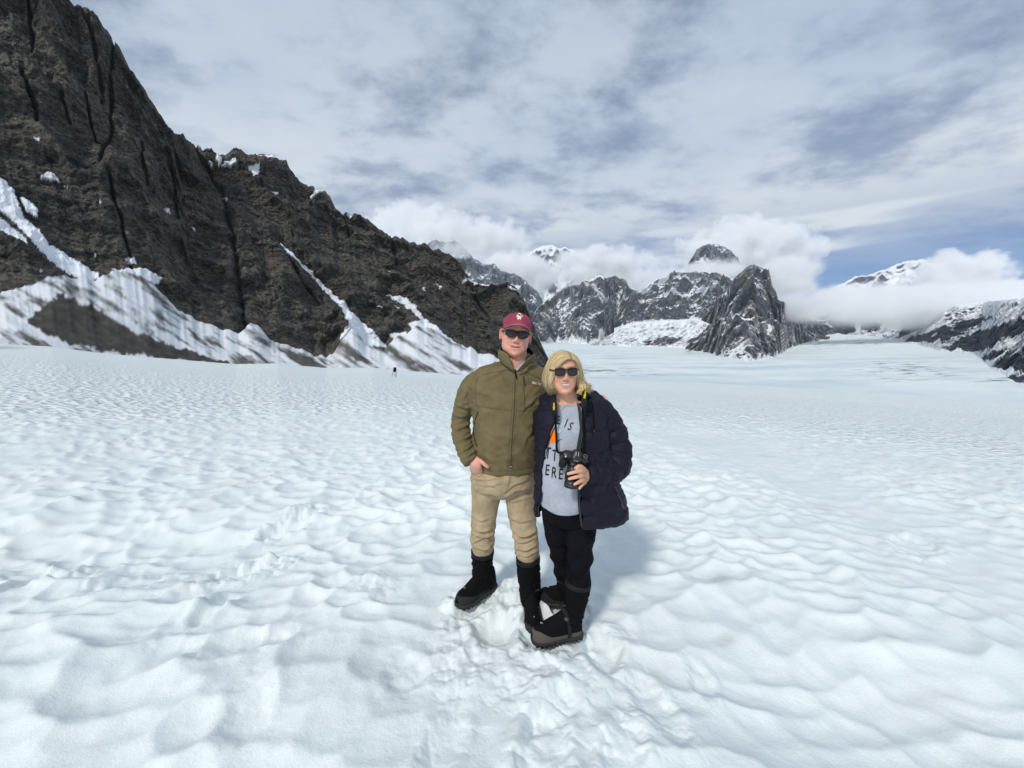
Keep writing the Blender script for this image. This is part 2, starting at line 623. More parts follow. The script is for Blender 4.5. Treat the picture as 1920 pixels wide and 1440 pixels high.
def rock_tone(x, y, z, f, seed, dark, mid, warm, snow, dirt, snow_col=(0.82, 0.85, 0.875), dip=0.12):
    lay = perlin((z + dip * x + 0.3 / f * fbm(x * f, y * f, z * f, 2, seed=seed)) * f * 4, x * f * 0.3, y * f * 0.3, seed=seed + 1)
    lay = lay + 0.7 * fbm(x * f * 5, y * f * 5, z * f * 5, 3, seed=seed + 2, gain=0.65)
    blot = fbm(x * f * 0.8, y * f * 0.8, z * f * 1.2, 3, seed=seed + 4)
    c = lerp3(dark, mid, sstep(lay, -0.8, 0.8))
    c = lerp3(c, warm, 0.8 * sstep(blot, 0.1, 0.7))
    dn = 0.5 + 0.5 * np.clip(fbm(x * f * 6, y * f * 6, z * f * 6, 3, seed=seed + 6), -1, 1)
    dcol = lerp3((0.030, 0.028, 0.025), (0.095, 0.086, 0.075), dn)
    sc = np.asarray(snow_col)[None, :] * (1 - dirt[:, None]) + dcol * dirt[:, None]
    k = sstep(snow, 0.35, 0.65)
    return c * (1 - k[:, None]) + sc * k[:, None], k


def spline(pts, n_or_x):
    """linear interpolation of control points"""
    xs = [p[0] for p in pts]
    return [np.interp(n_or_x, xs, [p[k] for p in pts]) for k in range(1, len(pts[0]))]


def warp_poly(px, py, poly, amp, sc, seed):
    nx = fbm(px * sc, py * sc, None, 3, seed=seed)
    ny = fbm(px * sc + 41, py * sc, None, 3, seed=seed + 3)
    return in_poly(px + amp * nx, py + amp * ny, poly)


RIDGE = [(-900, 520), (-600, 420), (-350, 200), (-160, -60), (-60, -150), (0, -160), (120, -60), (185, -8), (195, 12), (210, 38), (238, 44), (250, 55), (263, 80), (278, 100), (290, 125),
         (300, 150), (318, 178), (335, 212), (350, 238), (362, 258), (378, 264), (400, 272), (440, 285), (458, 288), (468, 276), (478, 282),
         (492, 291), (530, 297), (560, 305), (568, 322), (585, 345), (608, 354), (625, 360), (636, 372), (643, 392), (655, 403), (675, 401),
         (700, 412), (722, 433), (748, 442), (775, 455), (800, 458), (830, 470), (855, 483), (868, 495), (878, 516), (886, 526), (900, 532),
         (930, 533), (952, 529), (968, 540), (980, 556), (988, 580), (996, 600), (1006, 625), (1018, 652), (1030, 676), (1042, 692)]
CONTACT = [(-900, 560), (-300, 560), (0, 566), (35, 545), (75, 535), (110, 520), (190, 522), (250, 505), (300, 530), (340, 578), (400, 612), (450, 622),
           (475, 606), (520, 640), (560, 655), (612, 672), (640, 640), (665, 615), (700, 650), (722, 655), (740, 632), (785, 612), (810, 612), (850, 642),
           (900, 662), (945, 672), (1000, 690), (1042, 696)]
CRACKS = [([(52, -20), (58, 40), (62, 98)], 5), ([(150, 15), (172, 60), (183, 120), (190, 185)], 6), ([(212, 40), (207, 120), (205, 190), (210, 235), (192, 285), (190, 310)], 5),
          ([(42, 140), (56, 180), (72, 232)], 5), ([(118, 190), (130, 232)], 5), ([(264, 258), (270, 310), (280, 345)], 4),
          ([(312, 275), (325, 330), (332, 400)], 5), ([(200, 325), (213, 372), (228, 420), (245, 480)], 5), ([(412, 330), (425, 390), (440, 440), (446, 520), (458, 600), (466, 625)], 6),
          ([(160, 180), (180, 262), (192, 268)], 3), ([(370, 270), (405, 330), (415, 345)], 4), ([(735, 440), (742, 500)], 5), ([(640, 400), (655, 440)], 3),
          ([(85, 285), (108, 300)], 6), ([(530, 460), (560, 520), (600, 570)], 5), ([(890, 560), (920, 600)], 3), ([(240, 480), (252, 510)], 4)]
SNOW_POLY = [
    [(-230, 120), (-150, 190), (-60, 285), (5, 330), (25, 350), (45, 405), (72, 430), (92, 455), (120, 470), (150, 490), (172, 505), (188, 512), (180, 527), (150, 525), (128, 512), (95, 490),
     (60, 455), (30, 420), (-10, 385), (-60, 345), (-160, 235)],
    [(-150, 350), (-60, 390), (0, 408), (25, 428), (45, 445), (58, 467), (30, 452), (0, 435), (-60, 415)],
    [(38, 365), (60, 375), (72, 390), (68, 405), (48, 392)], [(75, 320), (88, 312), (102, 318), (114, 335), (95, 330), (78, 327)],
    [(205, 500), (225, 505), (248, 500), (275, 502), (305, 520), (298, 533), (270, 530), (235, 520)], [(234, 480), (250, 478), (258, 492), (240, 492)],
    [(62, 255), (76, 265), (72, 268)], [(26, 289), (42, 305), (38, 304)], [(120, 343), (130, 352), (124, 350)], [(186, 378), (197, 390), (192, 388)],
    [(305, 386), (316, 385), (324, 398), (316, 395)], [(175, 469), (186, 480), (180, 479)], [(70, 505), (84, 508), (80, 512)], [(360, 420), (367, 426), (362, 430)],
    [(372, 258), (380, 264), (372, 268)], [(405, 278), (415, 290), (412, 302), (425, 298), (442, 290), (440, 302), (422, 304), (409, 302), (403, 286)],
    [(388, 290), (398, 294), (396, 300)], [(466, 312), (480, 313), (488, 311), (484, 330), (476, 328)], [(415, 348), (426, 364), (420, 366)],
    [(504, 356), (522, 356), (518, 362)], [(546, 311), (553, 316), (549, 318)], [(582, 362), (592, 354), (606, 353), (602, 358), (590, 362), (583, 369)],
    [(480, 290), (530, 295), (560, 303), (540, 301), (500, 296)], [(206, 34), (238, 42), (232, 50), (212, 42)],
    [(650, 405), (662, 404), (656, 412)],
    [(523, 445), (532, 455), (548, 472), (575, 497), (602, 522), (626, 545), (648, 568), (666, 590), (700, 622), (726, 650), (690, 660), (640, 650), (640, 625), (655, 612),
      (640, 580), (616, 550), (590, 522), (560, 495), (535, 468)],
    [(722, 548), (745, 553), (762, 556), (775, 570), (790, 590), (805, 605), (822, 612), (830, 622), (850, 640), (880, 655), (910, 668), (850, 680), (800, 650),
      (775, 620), (765, 605), (790, 600), (775, 588), (758, 572), (738, 560)],
    [(876, 520), (890, 526), (915, 533), (935, 532), (918, 536), (890, 532), (878, 527)], [(950, 532), (968, 541), (972, 546), (958, 540)],
    [(792, 538), (798, 536), (795, 545)], [(865, 532), (874, 521), (880, 530), (872, 532)], [(818, 528), (828, 540), (822, 538)],
    [(738, 570), (750, 582), (745, 580)], [(705, 570), (720, 583), (712, 580)], [(724, 505), (736, 513), (730, 512)],
    [(730, 625), (760, 622), (772, 635), (755, 640), (738, 636)],
]
DIRT_POLY = [
    [(48, 598), (70, 585), (95, 565), (115, 553), (135, 560), (170, 575), (200, 592), (235, 612), (280, 632), (330, 650), (380, 665), (445, 683), (380, 684),
     (300, 672), (210, 660), (140, 645), (90, 630), (60, 612)],
    [(100, 528), (125, 528), (180, 545), (220, 570), (270, 600), (315, 622), (290, 620), (240, 600), (190, 572), (140, 550)],
    [(260, 560), (290, 578), (330, 606), (300, 598)], [(355, 600), (390, 625), (420, 640), (395, 632)],
    [(460, 625), (470, 610), (500, 630), (560, 660), (600, 680), (560, 675), (500, 655)],
    [(612, 660), (630, 645), (660, 670), (690, 690), (650, 695), (615, 680)], [(700, 640), (740, 665), (800, 690), (880, 706), (820, 702), (740, 690), (700, 665)],
    [(820, 650), (860, 680), (900, 695), (860, 695), (830, 675)], [(640, 640), (660, 650), (690, 680), (660, 668)],
]


def build_cliff():
    xs = np.concatenate([np.linspace(-880, -40, 70)[:-1], np.linspace(-40, 1042, 610)])
    ridge_y = np.interp(xs, [p[0] for p in RIDGE], [p[1] for p in RIDGE])
    ridge_y = ridge_y + 5.0 * fbm(xs * 0.075, xs * 0, None, 5, gain=0.6, seed=4) * sstep(xs, 1030, 960)
    cont_y = np.interp(xs, [p[0] for p in CONTACT], [p[1] for p in CONTACT])
    foot_y = np.interp(xs, [p[0] for p in FOOT], [p[1] for p in FOOT]) + 4
    fr = np.interp(xs, _fx, _fr)
    cont_y = cont_y + 9.0 * fbm(xs * 0.035, xs * 0 + 3, None, 3, gain=0.5, seed=5)
    cont_y = np.minimum(cont_y, foot_y - 2)
    ridge_y = np.minimum(ridge_y, cont_y - 1)
    el = np.vectorize(elev)
    e_f, e_c, e_r = el(xs, foot_y), el(xs, cont_y), el(xs, ridge_y)
    azim = np.arctan2((xs - 960) / FPX, 1.0)
    rc = fr * 1.13
    rr_ = rc * np.interp(xs, [-900, 0, 200, 360, 372, 600, 900, 1042], [1.5, 1.5, 1.5, 1.45, 1.62, 1.6, 1.4, 1.06])
    n_ap, n_face, n_back = 60, 320, 24
    v_ap = np.linspace(0, 1, n_ap, endpoint=False)
    v_fc = np.linspace(0, 1, n_face)
    R = np.zeros((len(xs), n_ap + n_face + n_back))
    Z = np.zeros_like(R)
    zf, zc, zr = CAMZ + fr * e_f, CAMZ + rc * e_c, CAMZ + rr_ * e_r
    R[:, :n_ap] = fr[:, None] + (rc - fr)[:, None] * v_ap
    Z[:, :n_ap] = zf[:, None] + (zc - zf)[:, None] * v_ap ** 1.15
    prof = v_fc[None, :] ** np.interp(xs, [-900, 300, 1042], [1.08, 1.05, 0.9])[:, None]
    R[:, n_ap:n_ap + n_face] = rc[:, None] + (rr_ - rc)[:, None] * prof
    Z[:, n_ap:n_ap + n_face] = zc[:, None] + (zr - zc)[:, None] * v_fc
    vb = np.linspace(0, 1, n_back + 1)[1:]
    R[:, n_ap + n_face:] = rr_[:, None] * (1 + 0.8 * vb)
    Z[:, n_ap + n_face:] = zr[:, None] - (zr - zf + 60)[:, None] * vb ** 1.4
    A = azim[:, None] + 0 * R
    x, y, z = (R * np.sin(A)).ravel(), (R * np.cos(A)).ravel(), Z.ravel()
    px, py = pix_of(x, y, z)
    px, py = np.nan_to_num(px), np.nan_to_num(py)
    V = np.zeros_like(R)
    V[:, n_ap:n_ap + n_face] = v_fc
    V[:, n_ap + n_face:] = 1
    face = V.ravel()
    isrock = (np.arange(R.shape[1]) >= n_ap)[None, :] + 0 * R
    isrock = isrock.ravel()
    # relief: buttresses, ledges dipping gently, blocks and cracks
    sc = R.ravel() / 330.0
    prot = sstep(face, 0.0, 0.06) * sstep(face, 1.0, 0.93) * 0.85 + 0.15 * isrock
    but = ridged(x * 0.013, y * 0.013, z * 0.007, 5, seed=12, gain=0.55)
    med = ridged(x * 0.036, y * 0.036, z * 0.024, 4, seed=16, gain=0.55)
    lay_c = z * 0.13 + 0.022 * x + 1.3 * fbm(x * 0.02, y * 0.02, z * 0.02, 3, seed=19)
    lay = perlin(lay_c, x * 0.02, y * 0.02, seed=22) + 0.6 * perlin(lay_c * 2.6, x * 0.05, y * 0.05, seed=23)
    small = fbm(x * 0.15, y * 0.15, z * 0.15, 4, seed=25, gain=0.6)
    steps = np.abs(((lay_c * 1.3 + 0.5 * small) % 1.0) - 0.5) * 2
    disp = (11.0 * (but - 0.75) * sc + 5.0 * (med - 0.7) + 1.6 * lay + 2.3 * small + 1.5 * steps) * prot
    for pts, wid in CRACKS:
        wob = 4 * fbm(px * 0.03, py * 0.03, None, 2, seed=33)
        d, pos = seg_dist(px + wob, py, pts)
        w_ = wid * 0.62
        disp -= 9.0 * sc * np.exp(-(d / w_) ** 2) * isrock * (0.5 + 0.5 * np.sin(np.pi * np.clip(pos, 0.05, 1) ** 0.7))
    # the big corner where the first tower stands in front of the ridge behind
    d, _ = seg_dist(px, py, [(362, 255), (400, 330), (440, 430), (462, 620)])
    side = sstep(px - np.interp(py, [255, 330, 430, 620], [362, 400, 440, 462]), -25, 6)
    disp -= 10.0 * sc * side * np.exp(-(d / 60.0) ** 2) * isrock
    d, _ = seg_dist(px, py, [(523, 445), (575, 497), (648, 568), (690, 640)])
    disp -= 9.0 * sc * np.exp(-(d / 12.0) ** 2) * isrock
    side = sstep((px - np.interp(py, [445, 497, 568, 640], [523, 575, 648, 690])), 2, -22)
    disp += 7.0 * sc * side * np.exp(-(d / 55.0) ** 2) * isrock
    d, _ = seg_dist(px, py, [(722, 548), (775, 580), (830, 640)])
    disp -= 6.0 * sc * np.exp(-(d / 10.0) ** 2) * isrock
    # aprons: rounded tongues with shallow runnels
    ap = 1 - isrock
    run = ridged((px * 0.55 - py * 0.85) * 0.035, (px * 0.85 + py * 0.55) * 0.006, None, 3, seed=44)
    disp += ap * (1.3 * (run - 0.6) + 0.15 * small) * np.tile(np.concatenate([np.sin(np.pi * v_ap), np.zeros(n_face + n_back)]), len(xs)) * sc
    # masks of snow, in the place where each patch lies on the rock
    snow_m = np.where(isrock > 0.5, 0.0, 1.0)
    vis = (face < 0.999)
    for i, poly in enumerate(SNOW_POLY):
        sel = (px > min(p[0] for p in poly) - 15) & (px < max(p[0] for p in poly) + 15) & (py > min(p[1] for p in poly) - 15) & (py < max(p[1] for p in poly) + 15) & vis
        snow_m[sel] = np.maximum(snow_m[sel], warp_poly(px[sel], py[sel], poly, 3.2, 0.11, 50 + i) * 1.0)
    snow_m[face >= 0.999] = np.where(fbm(px[face >= 0.999] * 0.02, py[face >= 0.999] * 0.02, None, 2, seed=3) > 0.1, 1.0, 0.0)
    dirt = np.zeros_like(px)
    flow = 1.15 * fbm((px * 0.55 - py * 0.85) * 0.045, (px * 0.85 + py * 0.55) * 0.011, None, 5, seed=66, gain=0.62)
    for i, poly in enumerate(DIRT_POLY):
        sel = (px > min(p[0] for p in poly) - 20) & (px < max(p[0] for p in poly) + 20) & (py > min(p[1] for p in poly) - 20) & (py < max(p[1] for p in poly) + 20)
        hit = warp_poly(px[sel], py[sel], poly, 9.0, 0.05, 90 + i)
        dirt[sel] = np.maximum(dirt[sel], np.where(hit, 1.0 if i == 0 else np.clip(0.55 + 0.9 * flow[sel], 0.0, 0.95), 0))
    streak = fbm((px * 0.55 - py * 0.85) * 0.14, (px * 0.85 + py * 0.55) * 0.014, None, 4, seed=68, gain=0.65)
    flow = flow + 0.55 * streak
    general = np.clip(0.14 + 0.86 * sstep(flow, -0.15, 0.65), 0, 1) * ap * (0.45 + 0.55 * sstep(px, 960, 800))
    dirt = np.maximum(dirt, general * 0.95)
    dirt = np.maximum(dirt, np.clip(flow, 0, 1) * 0.22 * isrock)
    snow_m = np.where((dirt > 0.93) & (ap > 0.5), 0.75, snow_m)
    # blur the masks a little across the grid
    def blur(a, k=1):
        a = a.reshape(R.shape)
        for _ in range(k):
            p = np.pad(a, 1, mode='edge')
            a = (p[1:-1, 1:-1] * 2 + p[:-2, 1:-1] + p[2:, 1:-1] + p[1:-1, :-2] + p[1:-1, 2:]) / 6
        return a.ravel()
    snow_m, dirt = blur(snow_m, 1), blur(dirt, 1)
    disp = np.where(isrock > 0.5, disp * (1 - 0.45 * snow_m) + 0.8 * snow_m, disp)
    ux, uy = -np.sin(A).ravel(), -np.cos(A).ravel()
    x2, y2, z2 = x + ux * disp * 0.93, y + uy * disp * 0.93, z + 0.10 * disp * isrock
    me = mesh_from('mountain_cliff', np.stack([x2, y2, z2], -1), grid_faces(R.shape[0], R.shape[1]), False)
    col, k = rock_tone(x2, y2, z2, 0.03, 300, (0.034, 0.033, 0.030), (0.105, 0.095, 0.079), (0.084, 0.070, 0.057), snow_m, dirt)
    sm = (np.arange(R.shape[1] - 1) < n_ap)[None, :] + np.zeros((R.shape[0] - 1, 1), bool)
    me.polygons.foreach_set('use_smooth', sm.ravel())
    attr(me, 'snow', k)
    attr_col(me, 'tone', col)
    mat = rock_material('cliff_rock', 0.55, (0.55, 0.55, 1.1), 0.8)
    o = link('mountain_cliff', me, mat)
    tag(o, kind='structure')
    return o


def plain_distance(xs, ys):
    """how far off the glacier lies at a pixel of the photograph"""
    R = np.geomspace(1000, 14000, 400)
    a = (np.interp(R, PLAIN_R, PLAIN_Z) - CAMZ) / R
    e = np.vectorize(elev)(xs, ys)
    return np.interp(e, a, R)


MATS = {}
TONES = dict(grey=((0.098, 0.106, 0.126), (0.215, 0.218, 0.232), (0.300, 0.262, 0.225), (0.82, 0.85, 0.875)),  # rock tones tinted blue to stand in for distance haze
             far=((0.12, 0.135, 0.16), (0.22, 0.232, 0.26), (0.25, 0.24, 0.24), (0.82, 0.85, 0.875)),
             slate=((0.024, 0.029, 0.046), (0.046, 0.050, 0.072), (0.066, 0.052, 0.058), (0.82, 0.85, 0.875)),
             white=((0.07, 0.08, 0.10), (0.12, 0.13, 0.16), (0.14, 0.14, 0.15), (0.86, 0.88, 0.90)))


def build_mountain(name, ridge, base, d0, d1, tone, seed, nu=240, nv=130, rough=1.0, snow_bias=0.0, snow_line=0.55, patches=(), talus=0.12, bare=(), jag=2.0, feature=1.0, tongue=False):
    mat = MATS[tone]
    """a mountain with face, crest and back, from its skyline, its foot and their distances"""
    x0, x1 = ridge[0][0], ridge[-1][0]
    xs = np.linspace(x0, x1, nu)
    ry = np.interp(xs, [p[0] for p in ridge], [p[1] for p in ridge])
    endf = np.clip(np.minimum(xs - x0, x1 - xs) / (0.06 * (x1 - x0)), 0, 1)
    ry = ry + jag * fbm(xs * 0.11, xs * 0, None, 4, gain=0.6, seed=seed) * endf
    by = np.interp(xs, [p[0] for p in base], [p[1] for p in base])
    ry = np.minimum(ry, by - 0.5)
    db = plain_distance(xs, by) if d0 is None else d0 if np.isscalar(d0) else np.interp(xs, [p[0] for p in d0], [p[1] for p in d0])
    dr = db + d1 if d0 is None else d1 if np.isscalar(d1) else np.interp(xs, [p[0] for p in d1], [p[1] for p in d1])
    db, dr = db + 0 * xs, dr + 0 * xs
    el = np.vectorize(elev)
    zb, zr = CAMZ + db * el(xs, by), CAMZ + dr * el(xs, ry)
    az = np.arctan2((xs - 960) / FPX, 1.0)
    nb = 14
    v = np.linspace(0, 1, nv)
    vb = np.linspace(0, 1, nb + 1)[1:]
    R = np.concatenate([db[:, None] * 0.985, db[:, None] + (dr - db)[:, None] * v ** 0.92, dr[:, None] * (1 + 0.22 * vb)], 1)
    Z = np.concatenate([zb[:, None] - 0.03 * db[:, None], zb[:, None] + (zr - zb)[:, None] * v ** 1.12, zr[:, None] - (zr - zb)[:, None] * 1.1 * vb], 1)
    A = az[:, None] + 0 * R
    x, y, z = (R * np.sin(A)).ravel(), (R * np.cos(A)).ravel(), Z.ravel()
    px, py = pix_of(x, y, z)
    V = np.concatenate([[0.0], v, 1 + vb])[None, :] + 0 * R
    V = V.ravel()
    D = float(np.mean(db))
    f = 1.0 / (D * 0.055 * feature)
    spur = ridged(x * f, y * f, z * f * 0.42, 5, seed=seed + 1, gain=0.5)
    rib = ridged(x * f * 4, y * f * 4, z * f * 1.6, 3, seed=seed + 5)
    blocks = fbm(x * f * 7, y * f * 7, z * f * 7, 3, seed=seed + 8)
    prot = sstep(V, 0.0, 0.12) * sstep(V, 1.0, 0.90)
    amp = D * 0.040 * rough
    disp = (amp * (spur - 0.75) + amp * 0.17 * (rib - 0.6) + amp * 0.07 * blocks) * prot
    ux, uy = -np.sin(A).ravel(), -np.cos(A).ravel()
    x2, y2, z2 = x + ux * disp, y + uy * disp, z + 0.25 * disp * sstep(V, 1.0, 0.9)
    me = mesh_from(name, np.stack([x2, y2, z2], -1), grid_faces(R.shape[0], R.shape[1]), False)
    nrm = np.zeros(len(x2) * 3, np.float32)
    me.vertex_normals.foreach_get('vector', nrm)
    nz = nrm.reshape(-1, 3)[:, 2]
    ledge = perlin(px * 0.018 + 0.6 * blocks, (z + 0.12 * x) * f * 3.4, seed=seed + 11)
    coarse = fbm(x * f * 1.4, y * f * 1.4, z * f * 2.2, 3, seed=seed + 14, gain=0.6)
    s = (nz - snow_line) * 1.6 + 0.55 * ledge + 0.50 * coarse + snow_bias + 0.5 * (0.65 - spur) - 0.25 * (rib - 0.5)
    s = np.clip(0.5 + s * 2.2, 0, 1)
    # cones of debris-laden snow at the foot, between bare toes of rock
    tn = fbm(px * 0.06, px * 0, None, 4, seed=seed + 17, gain=0.6)
    s = np.maximum(s, sstep(talus * (0.7 + 1.5 * tn) - V, -0.02, 0.03) * (talus > 0))
    dirt = np.clip(0.55 * fbm(px * 0.25, py * 0.05, None, 3, seed=seed + 20) * sstep(V, 0.35, 0.0) + 0.05, 0, 0.6)
    for i, poly in enumerate(patches):
        s = np.maximum(s, warp_poly(px, py, poly, 2.0, 0.12, seed + 30 + i))
    for i, poly in enumerate(bare):
        s = np.where(warp_poly(px, py, poly, 4.0 if tongue else 3.0, 0.05, seed + 60 + i), np.minimum(s, 0.75 * sstep(fbm(px * 0.10 + py * 0.14, px * 0.02 - py * 0.015, None, 3, seed=seed + 70), 0.45, 0.75)), s)
    dark, mid, warm, scol = TONES[tone]
    col, k = rock_tone(x2, y2, z2, f * 1.6, seed + 40, dark, mid, warm, s, dirt, scol)
    attr(me, 'snow', k)
    attr_col(me, 'tone', col)
    o = link(name, me, mat)
    tag(o, kind='structure')
    return o


def build_mountains():
    build_cliff()
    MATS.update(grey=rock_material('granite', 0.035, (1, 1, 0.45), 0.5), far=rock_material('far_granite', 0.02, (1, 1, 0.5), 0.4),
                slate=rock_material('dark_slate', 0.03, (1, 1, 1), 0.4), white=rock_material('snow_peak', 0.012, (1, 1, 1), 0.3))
    # serrated wall seen over the end of the cliff
    build_mountain('mountain_wall', [(700, 560), (760, 500), (800, 462), (822, 448), (838, 455), (856, 450), (872, 462), (888, 482), (900, 490), (915, 497), (925, 494), (945, 510), (965, 512), (980, 522),
                                 (1000, 540), (1015, 560), (1024, 590), (1045, 612), (1075, 630)],
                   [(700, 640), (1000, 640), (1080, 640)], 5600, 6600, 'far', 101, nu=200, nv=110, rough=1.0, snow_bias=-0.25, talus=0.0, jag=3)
    build_mountain('mountain', [(985, 640), (1000, 590), (1010, 573), (1040, 553), (1056, 538), (1072, 534), (1084, 535), (1092, 524), (1100, 527), (1108, 522), (1112, 518), (1122, 516), (1132, 522), (1142, 519),
                              (1150, 517), (1158, 522), (1168, 524), (1174, 536), (1184, 548), (1205, 562), (1232, 586), (1262, 612), (1290, 640)],
                   [(985, 648), (1040, 640), (1090, 645), (1130, 645), (1150, 636), (1200, 640), (1290, 646)], None, 900, 'grey', 121, nu=280, nv=170, snow_bias=0.10, talus=0.13,
                   patches=[[(1092, 526), (1100, 528), (1118, 540), (1140, 556), (1160, 574), (1150, 570), (1122, 552), (1098, 534)], [(1110, 548), (1132, 566), (1128, 567)],
                            [(1160, 562), (1190, 558), (1186, 564), (1164, 566)], [(1030, 562), (1048, 566), (1044, 570)], [(1055, 580), (1068, 588), (1058, 588)]])
    build_mountain('mountain', [(1150, 600), (1180, 550), (1198, 546), (1215, 530), (1240, 520), (1250, 512), (1265, 508), (1285, 512), (1310, 508), (1335, 512), (1352, 516), (1372, 530), (1385, 560), (1395, 610)],
                   [(1150, 615), (1185, 605), (1230, 602), (1290, 600), (1340, 596), (1395, 612)], 5400, 6300, 'grey', 141, nu=220, nv=150, snow_bias=0.14, talus=0.07, jag=2.5,
                   patches=[[(1198, 548), (1225, 532), (1256, 512), (1252, 522), (1220, 540), (1203, 550)], [(1260, 522), (1290, 526), (1310, 528), (1285, 532), (1262, 528)],
                            [(1240, 545), (1300, 546), (1335, 540), (1320, 550), (1250, 552)], [(1330, 540), (1362, 528), (1358, 536), (1334, 545)]])
    build_mountain('mountain_tower', [(1255, 530), (1280, 498), (1288, 482), (1295, 470), (1304, 462), (1316, 458), (1328, 459), (1345, 463), (1356, 470), (1366, 481), (1384, 502), (1410, 535)],
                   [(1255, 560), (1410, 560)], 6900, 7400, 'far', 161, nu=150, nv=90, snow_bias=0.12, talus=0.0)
    build_mountain('mountain_spire', [(1280, 640), (1292, 624), (1299, 606), (1312, 598), (1317, 580), (1331, 574), (1337, 558), (1350, 552), (1357, 538), (1366, 524), (1376, 512), (1388, 502), (1396, 497), (1408, 500), (1420, 504), (1428, 503), (1432, 515),
                              (1437, 536), (1446, 548), (1450, 562), (1468, 570), (1476, 584), (1494, 590), (1515, 600), (1540, 608), (1565, 618)],
                   [(1280, 646), (1325, 654), (1360, 668), (1400, 672), (1450, 668), (1475, 648), (1510, 636), (1565, 626)], None, 900, 'grey', 181, nu=280, nv=190, snow_bias=-0.02, talus=0.05,
                   patches=[[(1352, 552), (1370, 545), (1366, 556), (1354, 558)], [(1366, 586), (1396, 580), (1388, 596), (1374, 594)], [(1345, 545), (1362, 538), (1358, 542)]])
    # craggy lower buttresses that step down in front of the spire
    build_mountain('mountain_buttress', [(1284, 652), (1300, 634), (1312, 626), (1322, 610), (1338, 606), (1346, 594), (1362, 597), (1376, 588), (1392, 599), (1408, 594), (1420, 606), (1438, 597), (1452, 601),
                              (1466, 611), (1482, 610), (1498, 620), (1520, 624), (1552, 634)],
                   [(1284, 656), (1325, 662), (1360, 672), (1400, 677), (1450, 672), (1478, 654), (1510, 642), (1552, 636)], None, 420, 'grey', 191, nu=240, nv=120, snow_bias=-0.05, talus=0.10, rough=0.8, jag=3.0,
                   patches=[[(1440, 610), (1450, 606), (1446, 622), (1438, 630)], [(1366, 586), (1396, 588), (1388, 600), (1374, 598)]])
    # low rock bars and broken ice between the two buttresses
    build_mountain('icefall', [(1105, 646), (1135, 632), (1165, 614), (1195, 606), (1230, 603), (1260, 601), (1300, 597), (1325, 606), (1350, 625), (1375, 655)],
                   [(1105, 648), (1200, 650), (1260, 652), (1345, 657), (1375, 660)], None, 700, 'grey', 201, nu=160, nv=80, rough=0.30, snow_bias=2.0, snow_line=0.3, talus=0.1, jag=0.6, feature=0.35,
                   bare=[[(1205, 640), (1235, 634), (1262, 630), (1276, 636), (1262, 645), (1215, 648)], [(1280, 640), (1305, 634), (1300, 644)]])
    # distant snow peaks
    build_mountain('mountain_snow_peak', [(960, 540), (985, 480), (1000, 468), (1012, 462), (1025, 460), (1034, 459), (1046, 466), (1058, 464), (1070, 468), (1090, 484), (1112, 488), (1140, 510), (1180, 540), (1230, 560)],
                   [(960, 600), (1230, 600)], 11500, 13000, 'white', 221, nu=150, nv=80, snow_bias=1.1, talus=0.0, jag=1.5)
    build_mountain('mountain_snow_peak', [(1480, 600), (1520, 560), (1555, 538), (1585, 522), (1610, 518), (1640, 508), (1660, 497), (1680, 493), (1705, 488), (1722, 492), (1740, 505), (1765, 530), (1790, 540),
                                   (1800, 530), (1815, 527), (1835, 528), (1850, 535), (1880, 540), (1915, 534), (1960, 520), (2060, 500), (2200, 520)],
                   [(1480, 625), (2200, 640)], 9500, 11000, 'white', 241, nu=240, nv=110, snow_bias=1.15, rough=0.7, talus=0.0, jag=2.5)
    # dark ribs streaked with snow on the far side of the glacier
    build_mountain('mountain_slope', [(1480, 612), (1520, 600), (1560, 592), (1620, 585), (1700, 578), (1800, 570), (1900, 560), (2000, 545), (2200, 520)],
                   [(1480, 622), (1540, 622), (1600, 630), (1690, 640), (1760, 659), (1830, 664), (1860, 690), (1920, 722), (2000, 738), (2200, 745)],
                   None, 1700, 'slate', 261, nu=320, nv=130, rough=0.40, snow_bias=1.6, snow_line=0.45, talus=0.0, feature=0.5, tongue=True,
                   bare=[[(1552, 600), (1603, 602), (1603, 621), (1587, 628), (1568, 621)], [(1617, 600), (1655, 602), (1644, 621), (1633, 625), (1614, 616)], [(1690, 600), (1733, 600), (1722, 618), (1687, 633)],
                         [(1690, 639), (1752, 618), (1812, 600), (1870, 592), (1820, 616), (1779, 635), (1739, 642), (1717, 641)],
                         [(1770, 657), (1806, 632), (1860, 613), (1915, 600), (2000, 585), (2100, 590), (1940, 622), (1888, 634), (1855, 653), (1823, 662), (1806, 656)],
                         [(1835, 676), (1860, 659), (1894, 658), (1860, 676)], [(1854, 688), (1888, 667), (1940, 656), (2060, 640), (2060, 690), (1940, 694), (1904, 698), (1888, 690)],
                         [(1888, 707), (1940, 699), (2060, 700), (2060, 730), (1940, 720), (1904, 717)], [(1490, 600), (1520, 598), (1530, 612), (1505, 618)]])
# ------------------------------------------------------------------ tools for figures and clothes
def catmull(pts, n):
    """smooth curve through rows of numbers"""
    P = np.asarray(pts, float)
    if len(P) == 2:
        t = np.linspace(0, 1, n)[:, None]
        return P[0] * (1 - t) + P[1] * t
    Q = np.vstack([2 * P[0] - P[1], P, 2 * P[-1] - P[-2]])
    t = np.linspace(0, len(P) - 1 - 1e-9, n)
    i = t.astype(int)
    f = (t - i)[:, None]
    a, b, c, d = Q[i], Q[i + 1], Q[i + 2], Q[i + 3]
    return 0.5 * (2 * b + (c - a) * f + (2 * a - 5 * b + 4 * c - d) * f ** 2 + (3 * b - a - 3 * c + d) * f ** 3)


